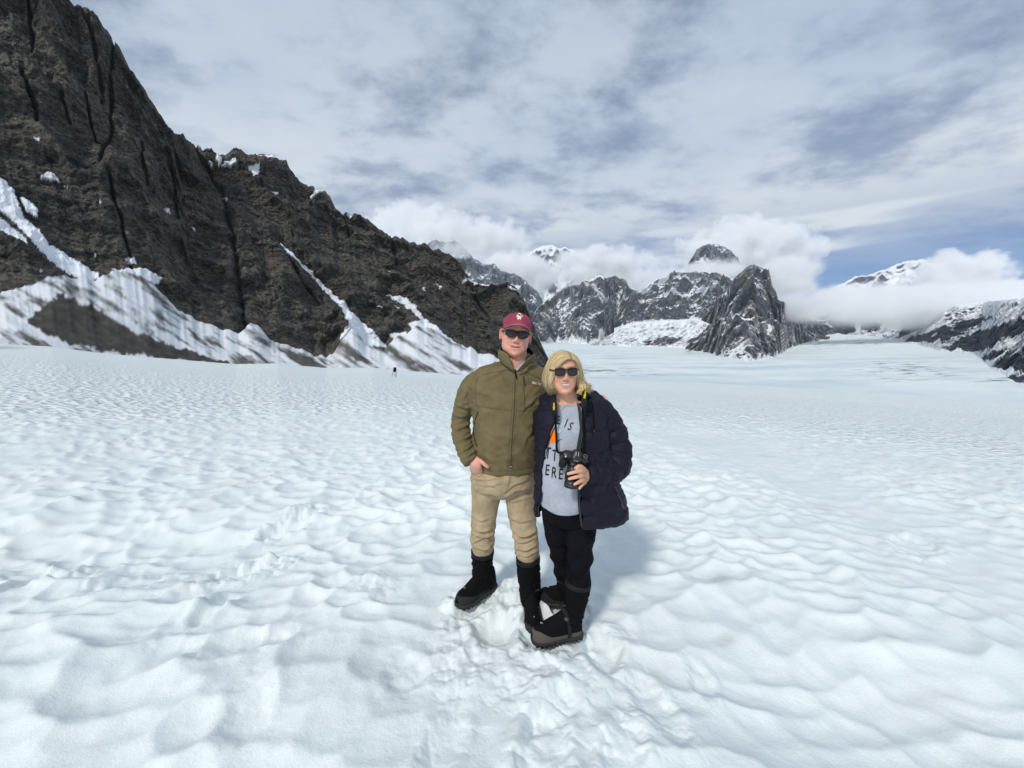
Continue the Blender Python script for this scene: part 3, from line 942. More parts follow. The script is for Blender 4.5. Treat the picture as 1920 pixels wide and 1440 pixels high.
def cap_faces(nu, nv):
    """tube whose vertex (ring i, j) is i * nv + j: quads and two end fans closed with polygons"""
    f = [tuple(q) for q in grid_faces_closed(nu, nv)]
    f.append(tuple(range(nv))[::-1])
    f.append(tuple((nu - 1) * nv + j for j in range(nv)))
    return f


def grid_faces_closed(nu, nv):
    a, b = np.meshgrid(np.arange(nu - 1), np.arange(nv), indexing='ij')
    b2 = (b + 1) % nv
    return np.stack([a * nv + b, a * nv + b2, (a + 1) * nv + b2, (a + 1) * nv + b], -1).reshape(-1, 4)


def tube(pts, radii, n=16, m=None, flat=1.0, side=None):
    """round tube along points; flat squeezes it across the direction side"""
    pr = np.hstack([np.asarray(pts, float), np.asarray(radii, float).reshape(-1, 1)])
    m = m or max(6, 6 * len(pr))
    c = catmull(pr, m)
    P, r = c[:, :3], c[:, 3]
    T = np.gradient(P, axis=0)
    T /= np.linalg.norm(T, axis=1)[:, None] + 1e-12
    ref = np.array(side if side is not None else (0.0, 1.0, 0.0), float)
    if abs(T[0] @ ref) > 0.9:
        ref = np.array([1.0, 0.0, 0.0])
    U = np.zeros_like(P)
    u = ref - T[0] * (T[0] @ ref)
    for i in range(m):
        u = u - T[i] * (T[i] @ u)
        u /= np.linalg.norm(u) + 1e-12
        U[i] = u
    Vv = np.cross(T, U)
    a = np.linspace(0, 2 * math.pi, n, endpoint=False)
    V = P[:, None, :] + r[:, None, None] * (flat * np.cos(a)[None, :, None] * U[:, None, :] + np.sin(a)[None, :, None] * Vv[:, None, :])
    return V.reshape(-1, 3), cap_faces(m, n)


def rounded(pts, radii, n=14, m=None):
    """tube with domed ends"""
    p = np.asarray(pts, float)
    r = np.asarray(radii, float)
    d0 = p[0] - p[1]
    d0 /= np.linalg.norm(d0)
    d1 = p[-1] - p[-2]
    d1 /= np.linalg.norm(d1)
    m = m or max(8, 6 * len(p))
    c = catmull(np.hstack([p, r[:, None]]), m)
    head = [np.append(p[0] + d0 * r[0] * math.sin(a), r[0] * math.cos(a)) for a in (1.45, 1.1, 0.75, 0.4)]
    tail = [np.append(p[-1] + d1 * r[-1] * math.sin(a), r[-1] * math.cos(a)) for a in (0.4, 0.75, 1.1, 1.45)]
    c = np.vstack([head, c, tail])
    P, rr = c[:, :3], c[:, 3]
    T = np.gradient(P, axis=0)
    T /= np.linalg.norm(T, axis=1)[:, None] + 1e-12
    u = np.array([0.3, 0.9, 0.2])
    U = np.zeros_like(P)
    for i in range(len(P)):
        u = u - T[i] * (T[i] @ u)
        u /= np.linalg.norm(u)
        U[i] = u
    Vv = np.cross(T, U)
    a = np.linspace(0, 2 * math.pi, n, endpoint=False)
    V = P[:, None, :] + rr[:, None, None] * (np.cos(a)[None, :, None] * U[:, None, :] + np.sin(a)[None, :, None] * Vv[:, None, :])
    return V.reshape(-1, 3), cap_faces(len(P), n)


def rings(rows, n=48, m=60, power=2.3):
    """upright body of level rings: rows of (cx, cy, z, half width, front depth, back depth); front is -Y"""
    c = catmull(rows, m)
    a = np.linspace(0, 2 * math.pi, n, endpoint=False)
    ca, sa = np.cos(a), np.sin(a)
    ca = np.sign(ca) * np.abs(ca) ** (2 / power)
    sa = np.sign(sa) * np.abs(sa) ** (2 / power)
    V = np.zeros((m, n, 3))
    V[:, :, 0] = c[:, None, 0] + c[:, None, 3] * ca
    V[:, :, 1] = c[:, None, 1] + np.where(sa < 0, c[:, None, 4], c[:, None, 5]) * sa
    V[:, :, 2] = c[:, None, 2]
    return V.reshape(-1, 3), cap_faces(m, n)


def px_rings(rows, Y, n=48, m=60, power=2.3):
    """the same from (photo x, photo y, half width in photo pixels, front depth, back depth)"""
    out = []
    for (px, py, hw, df, dbk) in rows:
        yy = Y(py) if callable(Y) else Y
        p = W(px, py, yy)
        out.append((p[0], p[1], p[2], hw * mpp(px, py, yy), df, dbk))
    return rings(out, n, m, power)


def shell(outer, inner):
    """closed shell between two grids (nu, nv, 3)"""
    nu, nv = outer.shape[:2]
    V = np.vstack([outer.reshape(-1, 3), inner.reshape(-1, 3)])
    f = grid_faces(nu, nv)
    N = nu * nv
    F = [tuple(q) for q in f] + [tuple(q[::-1] + N) for q in f]
    for i in range(nu - 1):
        a, b = i * nv, (i + 1) * nv
        F.append((b, a, a + N, b + N))
        a, b = i * nv + nv - 1, (i + 1) * nv + nv - 1
        F.append((a, b, b + N, a + N))
    for j in range(nv - 1):
        a, b = j, j + 1
        F.append((a, b, b + N, a + N))
        a, b = (nu - 1) * nv + j, (nu - 1) * nv + j + 1
        F.append((b, a, a + N, b + N))
    return V, F


def join(parts):
    V, F, o = [], [], 0
    for v, f in parts:
        V.append(np.asarray(v, float))
        F += [tuple(int(i) + o for i in q) for q in f]
        o += len(v)
    return np.vstack(V), F


def fix_normals(me):
    bm = bmesh.new()
    bm.from_mesh(me)
    bmesh.ops.recalc_face_normals(bm, faces=bm.faces)
    bm.to_mesh(me)
    bm.free()


def union(parts, voxel, smooth=4, fac=0.5, keep=None):
    """melt closed pieces into one continuous surface"""
    V, F = join(parts)
    me = mesh_from('melt', V, F)
    fix_normals(me)
    o = bpy.data.objects.new('melt', me)
    COL.objects.link(o)
    r = o.modifiers.new('r', 'REMESH')
    r.mode = 'VOXEL'
    r.voxel_size = voxel
    if smooth:
        s = o.modifiers.new('s', 'SMOOTH')
        s.factor = fac
        s.iterations = smooth
    if keep:
        d = o.modifiers.new('d', 'DECIMATE')
        d.ratio = keep
    dg = bpy.context.evaluated_depsgraph_get()
    ev = o.evaluated_get(dg)
    m2 = ev.to_mesh()
    n = len(m2.vertices)
    v = np.zeros(n * 3, np.float32)
    m2.vertices.foreach_get('co', v)
    faces = [tuple(p.vertices) for p in m2.polygons]
    ev.to_mesh_clear()
    bpy.data.objects.remove(o)
    bpy.data.meshes.remove(me)
    return v.reshape(-1, 3).astype(float), faces


def normals_of(V, F):
    me = mesh_from('tmp', V, F)
    n = np.zeros(len(V) * 3, np.float32)
    me.vertex_normals.foreach_get('vector', n)
    bpy.data.meshes.remove(me)
    return n.reshape(-1, 3).astype(float)


def bvh_of(V, F):
    return BVHTree.FromPolygons([tuple(v) for v in V], [list(f) for f in F])


def cast(bvh, px, py):
    """where the line of sight through a photo pixel meets a surface"""
    d = Vector(ray(px, py)).normalized()
    loc, nrm, _, _ = bvh.ray_cast(Vector((0, 0, CAMZ)), d)
    if loc is None:
        loc, nrm, _, _ = bvh.find_nearest(Vector(W(px, py, 2.0)))
    if nrm.dot(d) > 0:
        nrm = -nrm
    return np.array(loc), np.array(nrm)


def ribbon(bvh, pts, width, lift=0.0015, n=None, thick=0.002):
    """flat band laid on a surface along photo pixels"""
    n = n or max(8, len(pts) * 6)
    c = catmull(pts, n)
    hit = [cast(bvh, x, y) for x, y in c]
    P = np.array([h[0] for h in hit])
    N = np.array([h[1] for h in hit])
    T = np.gradient(P, axis=0)
    S = np.cross(N, T)
    S /= np.linalg.norm(S, axis=1)[:, None] + 1e-9
    w = (np.asarray(width) if np.ndim(width) else np.full(n, width)) / 2
    if np.ndim(width):
        w = np.interp(np.linspace(0, 1, n), np.linspace(0, 1, len(width)), width) / 2
    a = P + N * lift - S * w[:, None]
    b = P + N * (lift + thick) - S * w[:, None] * 0.8
    c_ = P + N * (lift + thick) + S * w[:, None] * 0.8
    d = P + N * lift + S * w[:, None]
    V = np.stack([a, b, c_, d], 1).reshape(-1, 3)
    return V, cap_faces(n, 4)


def patch(bvh, poly, lift=0.0015, div=0):
    """flat shape (photo pixels) laid on a surface as a thin plate"""
    n = len(poly)
    hit = [cast(bvh, x, y) for x, y in poly]
    V = [h[0] + h[1] * lift for h in hit]
    cx, cy = np.mean(poly, axis=0)
    cc = cast(bvh, cx, cy)
    V.append(cc[0] + cc[1] * (lift + 0.001))
    F = [(i, (i + 1) % n, n) for i in range(n)]
    return np.array(V), F


def lettering(bvh, text, x, y, size, stretch=1.0, slant=0.0, turn=0.0, lift=0.0015, bold=0.0, vertical=False):
    """letters laid on a surface; x, y is the photo pixel of the lower left corner and size the letter height in pixels"""
    cu = bpy.data.curves.new('letters', 'FONT')
    cu.body = text
    cu.size = 1.0
    cu.offset = bold
    cu.resolution_u = 3
    o = bpy.data.objects.new('letters', cu)
    COL.objects.link(o)
    dg = bpy.context.evaluated_depsgraph_get()
    me = o.evaluated_get(dg).to_mesh()
    bm = bmesh.new()
    bm.from_mesh(me)
    o.evaluated_get(dg).to_mesh_clear()
    bmesh.ops.triangulate(bm, faces=bm.faces)
    long_e = [e for e in bm.edges if e.calc_length() > 0.3]
    if long_e:
        bmesh.ops.subdivide_edges(bm, edges=long_e, cuts=2)
        bmesh.ops.triangulate(bm, faces=bm.faces)
    k = size / 0.69
    out = []
    ca, sa = math.cos(turn), math.sin(turn)
    for v in bm.verts:
        u, w = v.co.x * stretch + slant * v.co.y, v.co.y
        qx, qy = (u * ca - w * sa) * k, (u * sa + w * ca) * k
        loc, nrm = cast(bvh, x + qx, y - qy)
        out.append(loc + nrm * lift)
    bm.verts.index_update()
    F = [tuple(v.index for v in f.verts) for f in bm.faces]
    bm.free()
    bpy.data.objects.remove(o)
    bpy.data.curves.remove(cu)
    return np.array(out), F


def put(name, VF, mat, parent, smooth=True, fix=True, color=None):
    V, F = VF
    me = mesh_from(name, V, F, smooth)
    if fix:
        fix_normals(me)
        if smooth:
            me.polygons.foreach_set('use_smooth', np.ones(len(me.polygons), bool))
    if color is not None:
        attr_col(me, 'tone', color)
    return link(name, me, mat, parent)


def folds(px, py, N, lines, wig=0.0):
    """creases pressed into cloth along photo polylines: (points, height, width in pixels)"""
    d = np.zeros(len(px))
    front = sstep(-N[:, 1], -0.2, 0.3)
    for pts, amp, wid in lines:
        n = len(pts) * 5
        P = catmull(pts, n)
        dist, pos = seg_dist(px + wig, py, [tuple(p) for p in P])
        d2, _ = seg_dist(px + wig, py, [(p[0], p[1] + wid * 1.7) for p in P])
        fade = np.sin(np.pi * np.clip(pos, 0.06, 0.94)) ** 0.6
        d += amp * fade * (np.exp(-(dist / wid) ** 2) - 0.75 * np.exp(-(d2 / (wid * 0.8)) ** 2))
    return d * front


# ------------------------------------------------------------------ cloth and skin materials
def cloth(name, col, rough=0.85, weave=900.0, depth=0.0006, sheen=0.0, speckle=None, spec=0.25, folds=0.0):
    m, t, b = material(name, col, rough, spec)
    pos = t.n('ShaderNodeNewGeometry').outputs['Position']
    n1 = t.noise(pos, weave, 2, 0.6)
    n2 = t.noise(pos, 14.0, 3, 0.6)
    c = t.mix(t.smooth(n2, 0.3, 0.7), (*[k * 0.86 for k in col], 1), (*[k * 1.12 for k in col], 1))
    if speckle:
        c = t.mix(t.smooth(t.noise(pos, 320.0, 2, 0.8), 0.42, 0.62), c, (*speckle, 1))
    t.put(b.inputs['Base Color'], c)
    bp = t.n('ShaderNodeBump', i_Strength=0.6, i_Distance=depth)
    h = n1
    if folds:
        h = t.math('ADD', n1, t.math('MULTIPLY', t.noise(pos, 38.0, 3, 0.6, 1.2), folds))
    t.put(bp.inputs['Height'], h)
    t.put(b.inputs['Normal'], bp.outputs[0])
    if sheen:
        b.inputs['Sheen Weight'].default_value = sheen
    return m


def skin_material():
    m, t, b = material('skin', (0.6, 0.36, 0.28), 0.48, 0.4)
    col = t.n('ShaderNodeAttribute', attribute_name='tone').outputs['Color']
    pos = t.n('ShaderNodeNewGeometry').outputs['Position']
    n = t.noise(pos, 110.0, 4, 0.7)
    t.put(b.inputs['Base Color'], t.mix(0.6, col, t.ramp(n, [(0.3, (0.82, 0.68, 0.64)), (0.7, (1.12, 1.1, 1.06))]), 'MULTIPLY'))
    b.inputs['Subsurface Weight'].default_value = 0.12
    b.inputs['Subsurface Radius'].default_value = (0.012, 0.005, 0.003)
    b.inputs['Subsurface Scale'].default_value = 0.6
    bp = t.n('ShaderNodeBump', i_Strength=0.25, i_Distance=0.0008)
    t.put(bp.inputs['Height'], t.noise(pos, 500.0, 2, 0.6))
    t.put(b.inputs['Normal'], bp.outputs[0])
    return m


# ------------------------------------------------------------------ heads
HEAD_Z = [0.126, 0.118, 0.104, 0.085, 0.060, 0.030, 0.0, -0.030, -0.060, -0.085, -0.105, -0.118, -0.126]
HEAD_W = [0.006, 0.036, 0.055, 0.067, 0.0745, 0.0775, 0.0775, 0.0755, 0.070, 0.061, 0.049, 0.034, 0.010]
HEAD_F = [0.004, 0.038, 0.062, 0.079, 0.090, 0.094, 0.091, 0.0905, 0.0915, 0.0925, 0.092, 0.084, 0.060]
HEAD_B = [0.006, 0.045, 0.072, 0.090, 0.100, 0.103, 0.099, 0.089, 0.070, 0.050, 0.032, 0.012, -0.035]


class Head:
    """a head with its own axes: x to the picture's right, y out of the face, z up"""
    def __init__(self, eye, roll=0.0, yaw=0.0, pitch=0.0, sx=1.0, sy=1.0, sz=1.0, jowl=0.0, crown=1.0):
        self.crown = crown
        m = Matrix.Rotation(yaw, 3, 'Z') @ Matrix.Rotation(pitch, 3, 'X') @ Matrix.Rotation(roll, 3, 'Y')
        self.ex = np.array(m @ Vector((1, 0, 0)))
        self.ey = np.array(m @ Vector((0, -1, 0)))
        self.ez = np.array(m @ Vector((0, 0, 1)))
        self.s = np.array([sx, sy, sz])
        self.jowl = jowl
        # eye is the point between the eyes on the skin
        self.c = np.zeros(3)
        self.c = np.asarray(eye) - self.out(np.array([[0, 0.092, 0.004]]))[0]

    def out(self, L):
        L = np.array(L, float)
        L[:, 2] = np.where(L[:, 2] > 0.03, 0.03 + (L[:, 2] - 0.03) * self.crown, L[:, 2])
        L = L * self.s
        return self.c + L[:, :1] * self.ex + L[:, 1:2] * self.ey + L[:, 2:3] * self.ez

    def into(self, P):
        d = np.asarray(P) - self.c
        L = np.stack([d @ self.ex, d @ self.ey, d @ self.ez], -1) / self.s
        L[:, 2] = np.where(L[:, 2] > 0.03, 0.03 + (L[:, 2] - 0.03) / self.crown, L[:, 2])
        return L

    def face(self, smile=1.0, open_mouth=0.0, lips=1.0):
        m, n = 76, 110
        z = np.concatenate([np.linspace(0.126, -0.126, m)])
        zz = np.array(HEAD_Z)[::-1]
        w = np.interp(z, zz, HEAD_W[::-1])
        f = np.interp(z, zz, HEAD_F[::-1])
        b = np.interp(z, zz, HEAD_B[::-1])
        k = np.ones(5) / 5
        w, f, b = [np.convolve(np.pad(q, 2, mode='edge'), k, 'valid') for q in (w, f, b)]
        w = w * (1 + self.jowl * np.exp(-((z + 0.085) / 0.035) ** 2))
        a = np.linspace(0, 2 * math.pi, n, endpoint=False)
        ca, sa = np.cos(a), np.sin(a)
        p = 2.25
        ca_, sa_ = np.sign(ca) * np.abs(ca) ** (2 / p), np.sign(sa) * np.abs(sa) ** (2 / p)
        X = w[:, None] * ca_
        Yv = np.where(sa_ > 0, f[:, None], b[:, None]) * sa_
        Z = z[:, None] + 0 * X
        fr = sstep(sa, 0.15, 0.7)[None, :] + 0 * X

        def g(x0, z0, sx, sz):
            return np.exp(-((X - x0) / sx) ** 2 - ((Z - z0) / sz) ** 2)
        d = 0.0
        # nose: bridge, tip, wings
        bridge = np.interp(Z, [-0.045, -0.036, -0.024, 0.0, 0.025, 0.04], [0.0, 0.021, 0.023, 0.012, 0.004, 0.0])
        d = d + bridge * np.exp(-(X / np.interp(Z, [-0.04, -0.02, 0.02], [0.0125, 0.011, 0.009])) ** 2)
        for s in (-1, 1):
            d = d + 0.007 * g(s * 0.0145, -0.035, 0.008, 0.009) - 0.004 * g(s * 0.008, -0.046, 0.004, 0.004)
            d = d - 0.009 * g(s * 0.031, 0.004, 0.017, 0.013) + 0.005 * g(s * 0.030, 0.030, 0.022, 0.008)
            d = d + (0.004 + 0.006 * smile) * g(s * 0.041, -0.030, 0.019, 0.020)
            # folds from the nose to the corners of the mouth
            zx = np.interp(np.abs(X), [0.016, 0.024, 0.034, 0.038], [-0.030, -0.045, -0.064, -0.078])
            d = d - 0.0034 * smile * np.exp(-((Z - zx) / 0.005) ** 2) * np.exp(-((X - s * 0.028) / 0.009) ** 2)
            d = d + 0.003 * g(s * 0.045, -0.078, 0.014, 0.014)
        mz = -0.0665 + 5.5 * smile * X ** 2
        mw = 0.0265 + 0.004 * smile
        inm = np.exp(-(X / mw) ** 6)
        d = d + (0.0 if open_mouth else 0.0052) * lips * np.exp(-((Z - mz - 0.0065 - open_mouth * 0.5) / 0.0045) ** 2) * inm
        d = d + (0.0 if open_mouth else 0.0060) * lips * np.exp(-((Z - mz + 0.0085 + open_mouth * 0.5) / 0.0055) ** 2) * inm
        if open_mouth:
            zt, zb = -0.0595 + 3.0 * X ** 2, -0.0725 + 18.0 * X ** 2
            d = d - 0.0055 * sstep(zt - Z, -0.001, 0.002) * sstep(Z - zb, -0.001, 0.002)
            d = d + 0.0035 * np.exp(-((Z - zt - 0.004) / 0.003) ** 2) * inm + 0.0045 * np.exp(-((Z - zb + 0.0055) / 0.004) ** 2) * inm
        else:
            d = d - 0.0060 * np.exp(-((Z - mz) / 0.0026) ** 2) * np.exp(-(X / (mw * 0.95)) ** 6)
        d = d - 0.0035 * g(0, -0.088, 0.022, 0.006) + 0.0075 * g(0, -0.103, 0.020, 0.013)
        Yv = Yv + d * fr
        L = np.stack([X, Yv, Z], -1).reshape(-1, 3)
        self.mz, self.mw = mz, mw
        return self.out(L), cap_faces(m, n)

    def ear(self, s, out=0.016, tilt=0.25):
        """one ear: rim, lobe and hollow"""
        m, n = 14, 24
        a = np.linspace(0, 2 * math.pi, n, endpoint=False)
        prof = [(0.0, -0.010), (0.35, -0.009), (0.62, -0.006), (0.80, 0.002), (0.93, 0.0045), (1.0, 0.0015), (0.95, -0.003), (0.7, -0.009), (0.3, -0.014), (0.01, -0.016)]
        V = []
        for q, h in prof:
            for t in a:
                yy = 0.0185 * q * math.cos(t) * (1 - 0.2 * math.sin(-t))
                zz = 0.031 * q * math.sin(t)
                V.append((s * (0.0785 + out + h - 0.35 * (yy + 0.018) * 0.8 * -1 - 0.012), -0.008 - yy * 1.0 - tilt * zz * 0.25, -0.006 + zz))
        return self.out(np.array(V)), cap_faces(len(prof), n)


def lens_grid(H, s, cx, cz, hw, hh, bow, shape, n=18, back=0.0, yb=0.108):
    """one lens of a pair of sunglasses, bulged a little, in head axes"""
    V = []
    rad = [0.0, 0.35, 0.7, 0.92, 1.0]
    pts = []
    for k in range(n * 2):
        t = 2 * math.pi * k / (n * 2)
        c, q = math.cos(t), math.sin(t)
        e = 2.0 / shape
        pts.append((math.copysign(abs(c) ** e, c) * hw, math.copysign(abs(q) ** e, q) * hh))
    for r in rad:
        for (u, v) in pts:
            x = cx + u * r
            zz = cz + v * r + (0.10 * s * u * r if shape < 3 else 0.0) + 0.06 * abs(u * r)
            V.append((s * 0 + x, yb - bow * x * x + 0.002 * (1 - r * r) - back, zz))
    F = []
    N = n * 2
    for i in range(len(rad) - 1):
        for k in range(N):
            F.append((i * N + k, i * N + (k + 1) % N, (i + 1) * N + (k + 1) % N, (i + 1) * N + k))
    V2 = np.array(V)
    Vb = V2.copy()
    Vb[:, 1] -= 0.0022
    M = len(V2)
    F += [tuple(i + M for i in f[::-1]) for f in F]
    i = len(rad) - 1
    for k in range(N):
        a, b = i * N + k, i * N + (k + 1) % N
        F.append((a, b, b + M, a + M))
    return H.out(np.vstack([V2, Vb])), F, H.out(V2[-N:])


def sunglasses(H, parent, mats, hw, hh, cx, cz, bow, shape, rim, temple_h, brow=0.0, yb=0.108):
    g = wempty('sunglasses', H.out(np.array([[0, yb, cz]]))[0], parent)
    frame = []
    for s in (-1, 1):
        V, F, edge = lens_grid(H, s, s * cx, cz, hw, hh, bow, shape, yb=yb)
        add_child('lens', (V, F), mats['lens'], g)
        loop = np.vstack([edge, edge[:1], edge[1:2]])
        frame.append(tube(loop, [rim] * len(loop), 8, 90))
        # arm to the ear
        xo = s * (cx + hw * 0.97)
        arm = H.out(np.array([[xo, yb - bow * xo * xo, cz + hh * 0.5], [s * 0.080, 0.060, cz + hh * 0.45], [s * 0.083, 0.0, cz + 0.010], [s * 0.082, -0.022, cz - 0.008]]))
        add_child('temple_arm', tube(arm, [rim * 1.2, temple_h, temple_h, temple_h * 0.8], 8, 24, flat=0.5, side=tuple(H.ex)), mats['frame'], g)
    br = H.out(np.array([[-(cx - hw) - 0.004, yb - 0.0005, cz + hh * 0.45], [0, yb + 0.003, cz + hh * 0.55], [(cx - hw) + 0.004, yb - 0.0005, cz + hh * 0.45]]))
    frame.append(tube(br, [rim * 1.3, rim * 1.5, rim * 1.3], 8, 14))
    if brow:
        xs = np.linspace(-(cx + hw), cx + hw, 15)
        top = H.out(np.array([[x, yb - bow * x * x + 0.0005, cz + hh * (0.92 - 0.12 * (1 - min(1, abs(x) / cx)))] for x in xs]))
        frame.append(tube(top, [brow] * 15, 8, 40))
    add_child('frame', join(frame), mats['frame'], g)
    return g


WM = {}


def wempty(name, loc, parent=None):
    """an Empty standing at a world place, with or without a parent"""
    o = empty(name, tuple(loc))
    if parent is not None:
        o.parent = parent
        o.matrix_parent_inverse = WM.get(parent.name, Matrix.Identity(4)).inverted()
    WM[o.name] = Matrix.Translation(Vector(loc))
    return o


def add_child(name, VF, mat, parent, smooth=True, color=None):
    """mesh part given in world places under a parent that stands somewhere"""
    o = put(name, VF, mat, parent, smooth, True, color)
    o.matrix_parent_inverse = WM.get(parent.name, Matrix.Identity(4)).inverted()
    return o
# ------------------------------------------------------------------ materials for clothes and gear
def make_mats():
    M = {}
    M['skin'] = skin_material()
    M['olive'] = cloth('olive_softshell', (0.165, 0.129, 0.062), 0.8, 1200, 0.0004, folds=0.0)
    M['olive_dark'] = cloth('olive_seam', (0.082, 0.066, 0.028), 0.85)
    M['black_fleece'] = cloth('black_fleece', (0.005, 0.005, 0.006), 0.95, 500, 0.001, spec=0.1)
    M['khaki'] = cloth('khaki_cotton', (0.42, 0.32, 0.195), 0.9, 1100, 0.0004)
    M['khaki_seam'] = cloth('khaki_seam', (0.25, 0.18, 0.10), 0.9)
    M['gaiter'] = cloth('black_nylon', (0.0045, 0.0045, 0.005), 0.85, 900, 0.0005, spec=0.12)
    M['strap'] = cloth('webbing', (0.013, 0.013, 0.015), 0.7, 1500, 0.0006, spec=0.2)
    M['sole'] = cloth('boot_rubber', (0.030, 0.029, 0.028), 0.7, 700, 0.0008)
    M['maroon'] = cloth('maroon_twill', (0.33, 0.052, 0.095), 0.85, 1300, 0.0004)
    M['maroon_pale'] = cloth('faded_maroon', (0.45, 0.16, 0.20), 0.9, 1300, 0.0004)
    M['cream'] = cloth('cream_thread', (0.80, 0.76, 0.62), 0.8, 900, 0.0004)
    M['orange_thread'] = cloth('rust_thread', (0.30, 0.11, 0.03), 0.8)
    M['navy'] = cloth('navy_puffer', (0.0090, 0.0080, 0.0180), 0.62, 1400, 0.0003, spec=0.22, folds=2.5)
    M['lining'] = cloth('dark_lining', (0.028, 0.032, 0.030), 0.75, 700, 0.0006)
    M['piping'] = cloth('grey_piping', (0.055, 0.055, 0.065), 0.6)
    M['tee'] = cloth('heather_jersey', (0.47, 0.49, 0.545), 0.95, 1000, 0.0004, speckle=(0.33, 0.35, 0.40))
    M['ink'] = cloth('black_print', (0.022, 0.024, 0.028), 0.8)
    M['orange'] = cloth('orange_print', (0.85, 0.20, 0.01), 0.8)
    M['cyan'] = cloth('aqua_print', (0.28, 0.80, 0.78), 0.8)
    M['black_pants'] = cloth('black_trousers', (0.0050, 0.0045, 0.0075), 0.85, 900, 0.0005, folds=2.0, spec=0.12)
    M['shirt'] = cloth('grey_shirt', (0.45, 0.45, 0.46), 0.9)
    M['yellow'] = cloth('yellow_print', (0.80, 0.66, 0.03), 0.7)
    M['frame'] = material('sunglass_frame', (0.006, 0.006, 0.007), 0.4, 0.3)[0]
    M['tortoise'] = material('tortoise_frame', (0.014, 0.008, 0.007), 0.35, 0.3)[0]
    M['lens'] = material('dark_lens', (0.012, 0.013, 0.014), 0.06, 0.55)[0]
    M['steel'] = material('steel', (0.55, 0.54, 0.52), 0.3, 0.5, 1.0)[0]
    M['gold'] = material('gold_chain', (0.75, 0.50, 0.20), 0.3, 0.5, 1.0)[0]
    M['plastic'] = material('camera_black', (0.016, 0.017, 0.018), 0.42, 0.5)[0]
    M['rubber'] = cloth('camera_grip', (0.014, 0.015, 0.016), 0.75, 1400, 0.0008)
    M['glass'] = material('lens_glass', (0.03, 0.045, 0.035), 0.03, 0.9)[0]
    M['white_ink'] = material('white_print', (0.75, 0.75, 0.75), 0.6)[0]
    M['teeth'] = material('teeth', (0.72, 0.65, 0.56), 0.35, 0.4)[0]
    M['grey_nylon'] = cloth('grey_buckle', (0.07, 0.07, 0.08), 0.5)
    m, t, b = material('hair', (0.5, 0.35, 0.15), 0.42, 0.5)
    col = t.n('ShaderNodeAttribute', attribute_name='tone').outputs['Color']
    t.put(b.inputs['Base Color'], col)
    M['hair'] = m
    m, t, b = material('boot_upper', (0.05, 0.05, 0.05), 0.85, 0.15)
    t.put(b.inputs['Base Color'], t.n('ShaderNodeAttribute', attribute_name='tone').outputs['Color'])
    M['boot'] = m
    return M


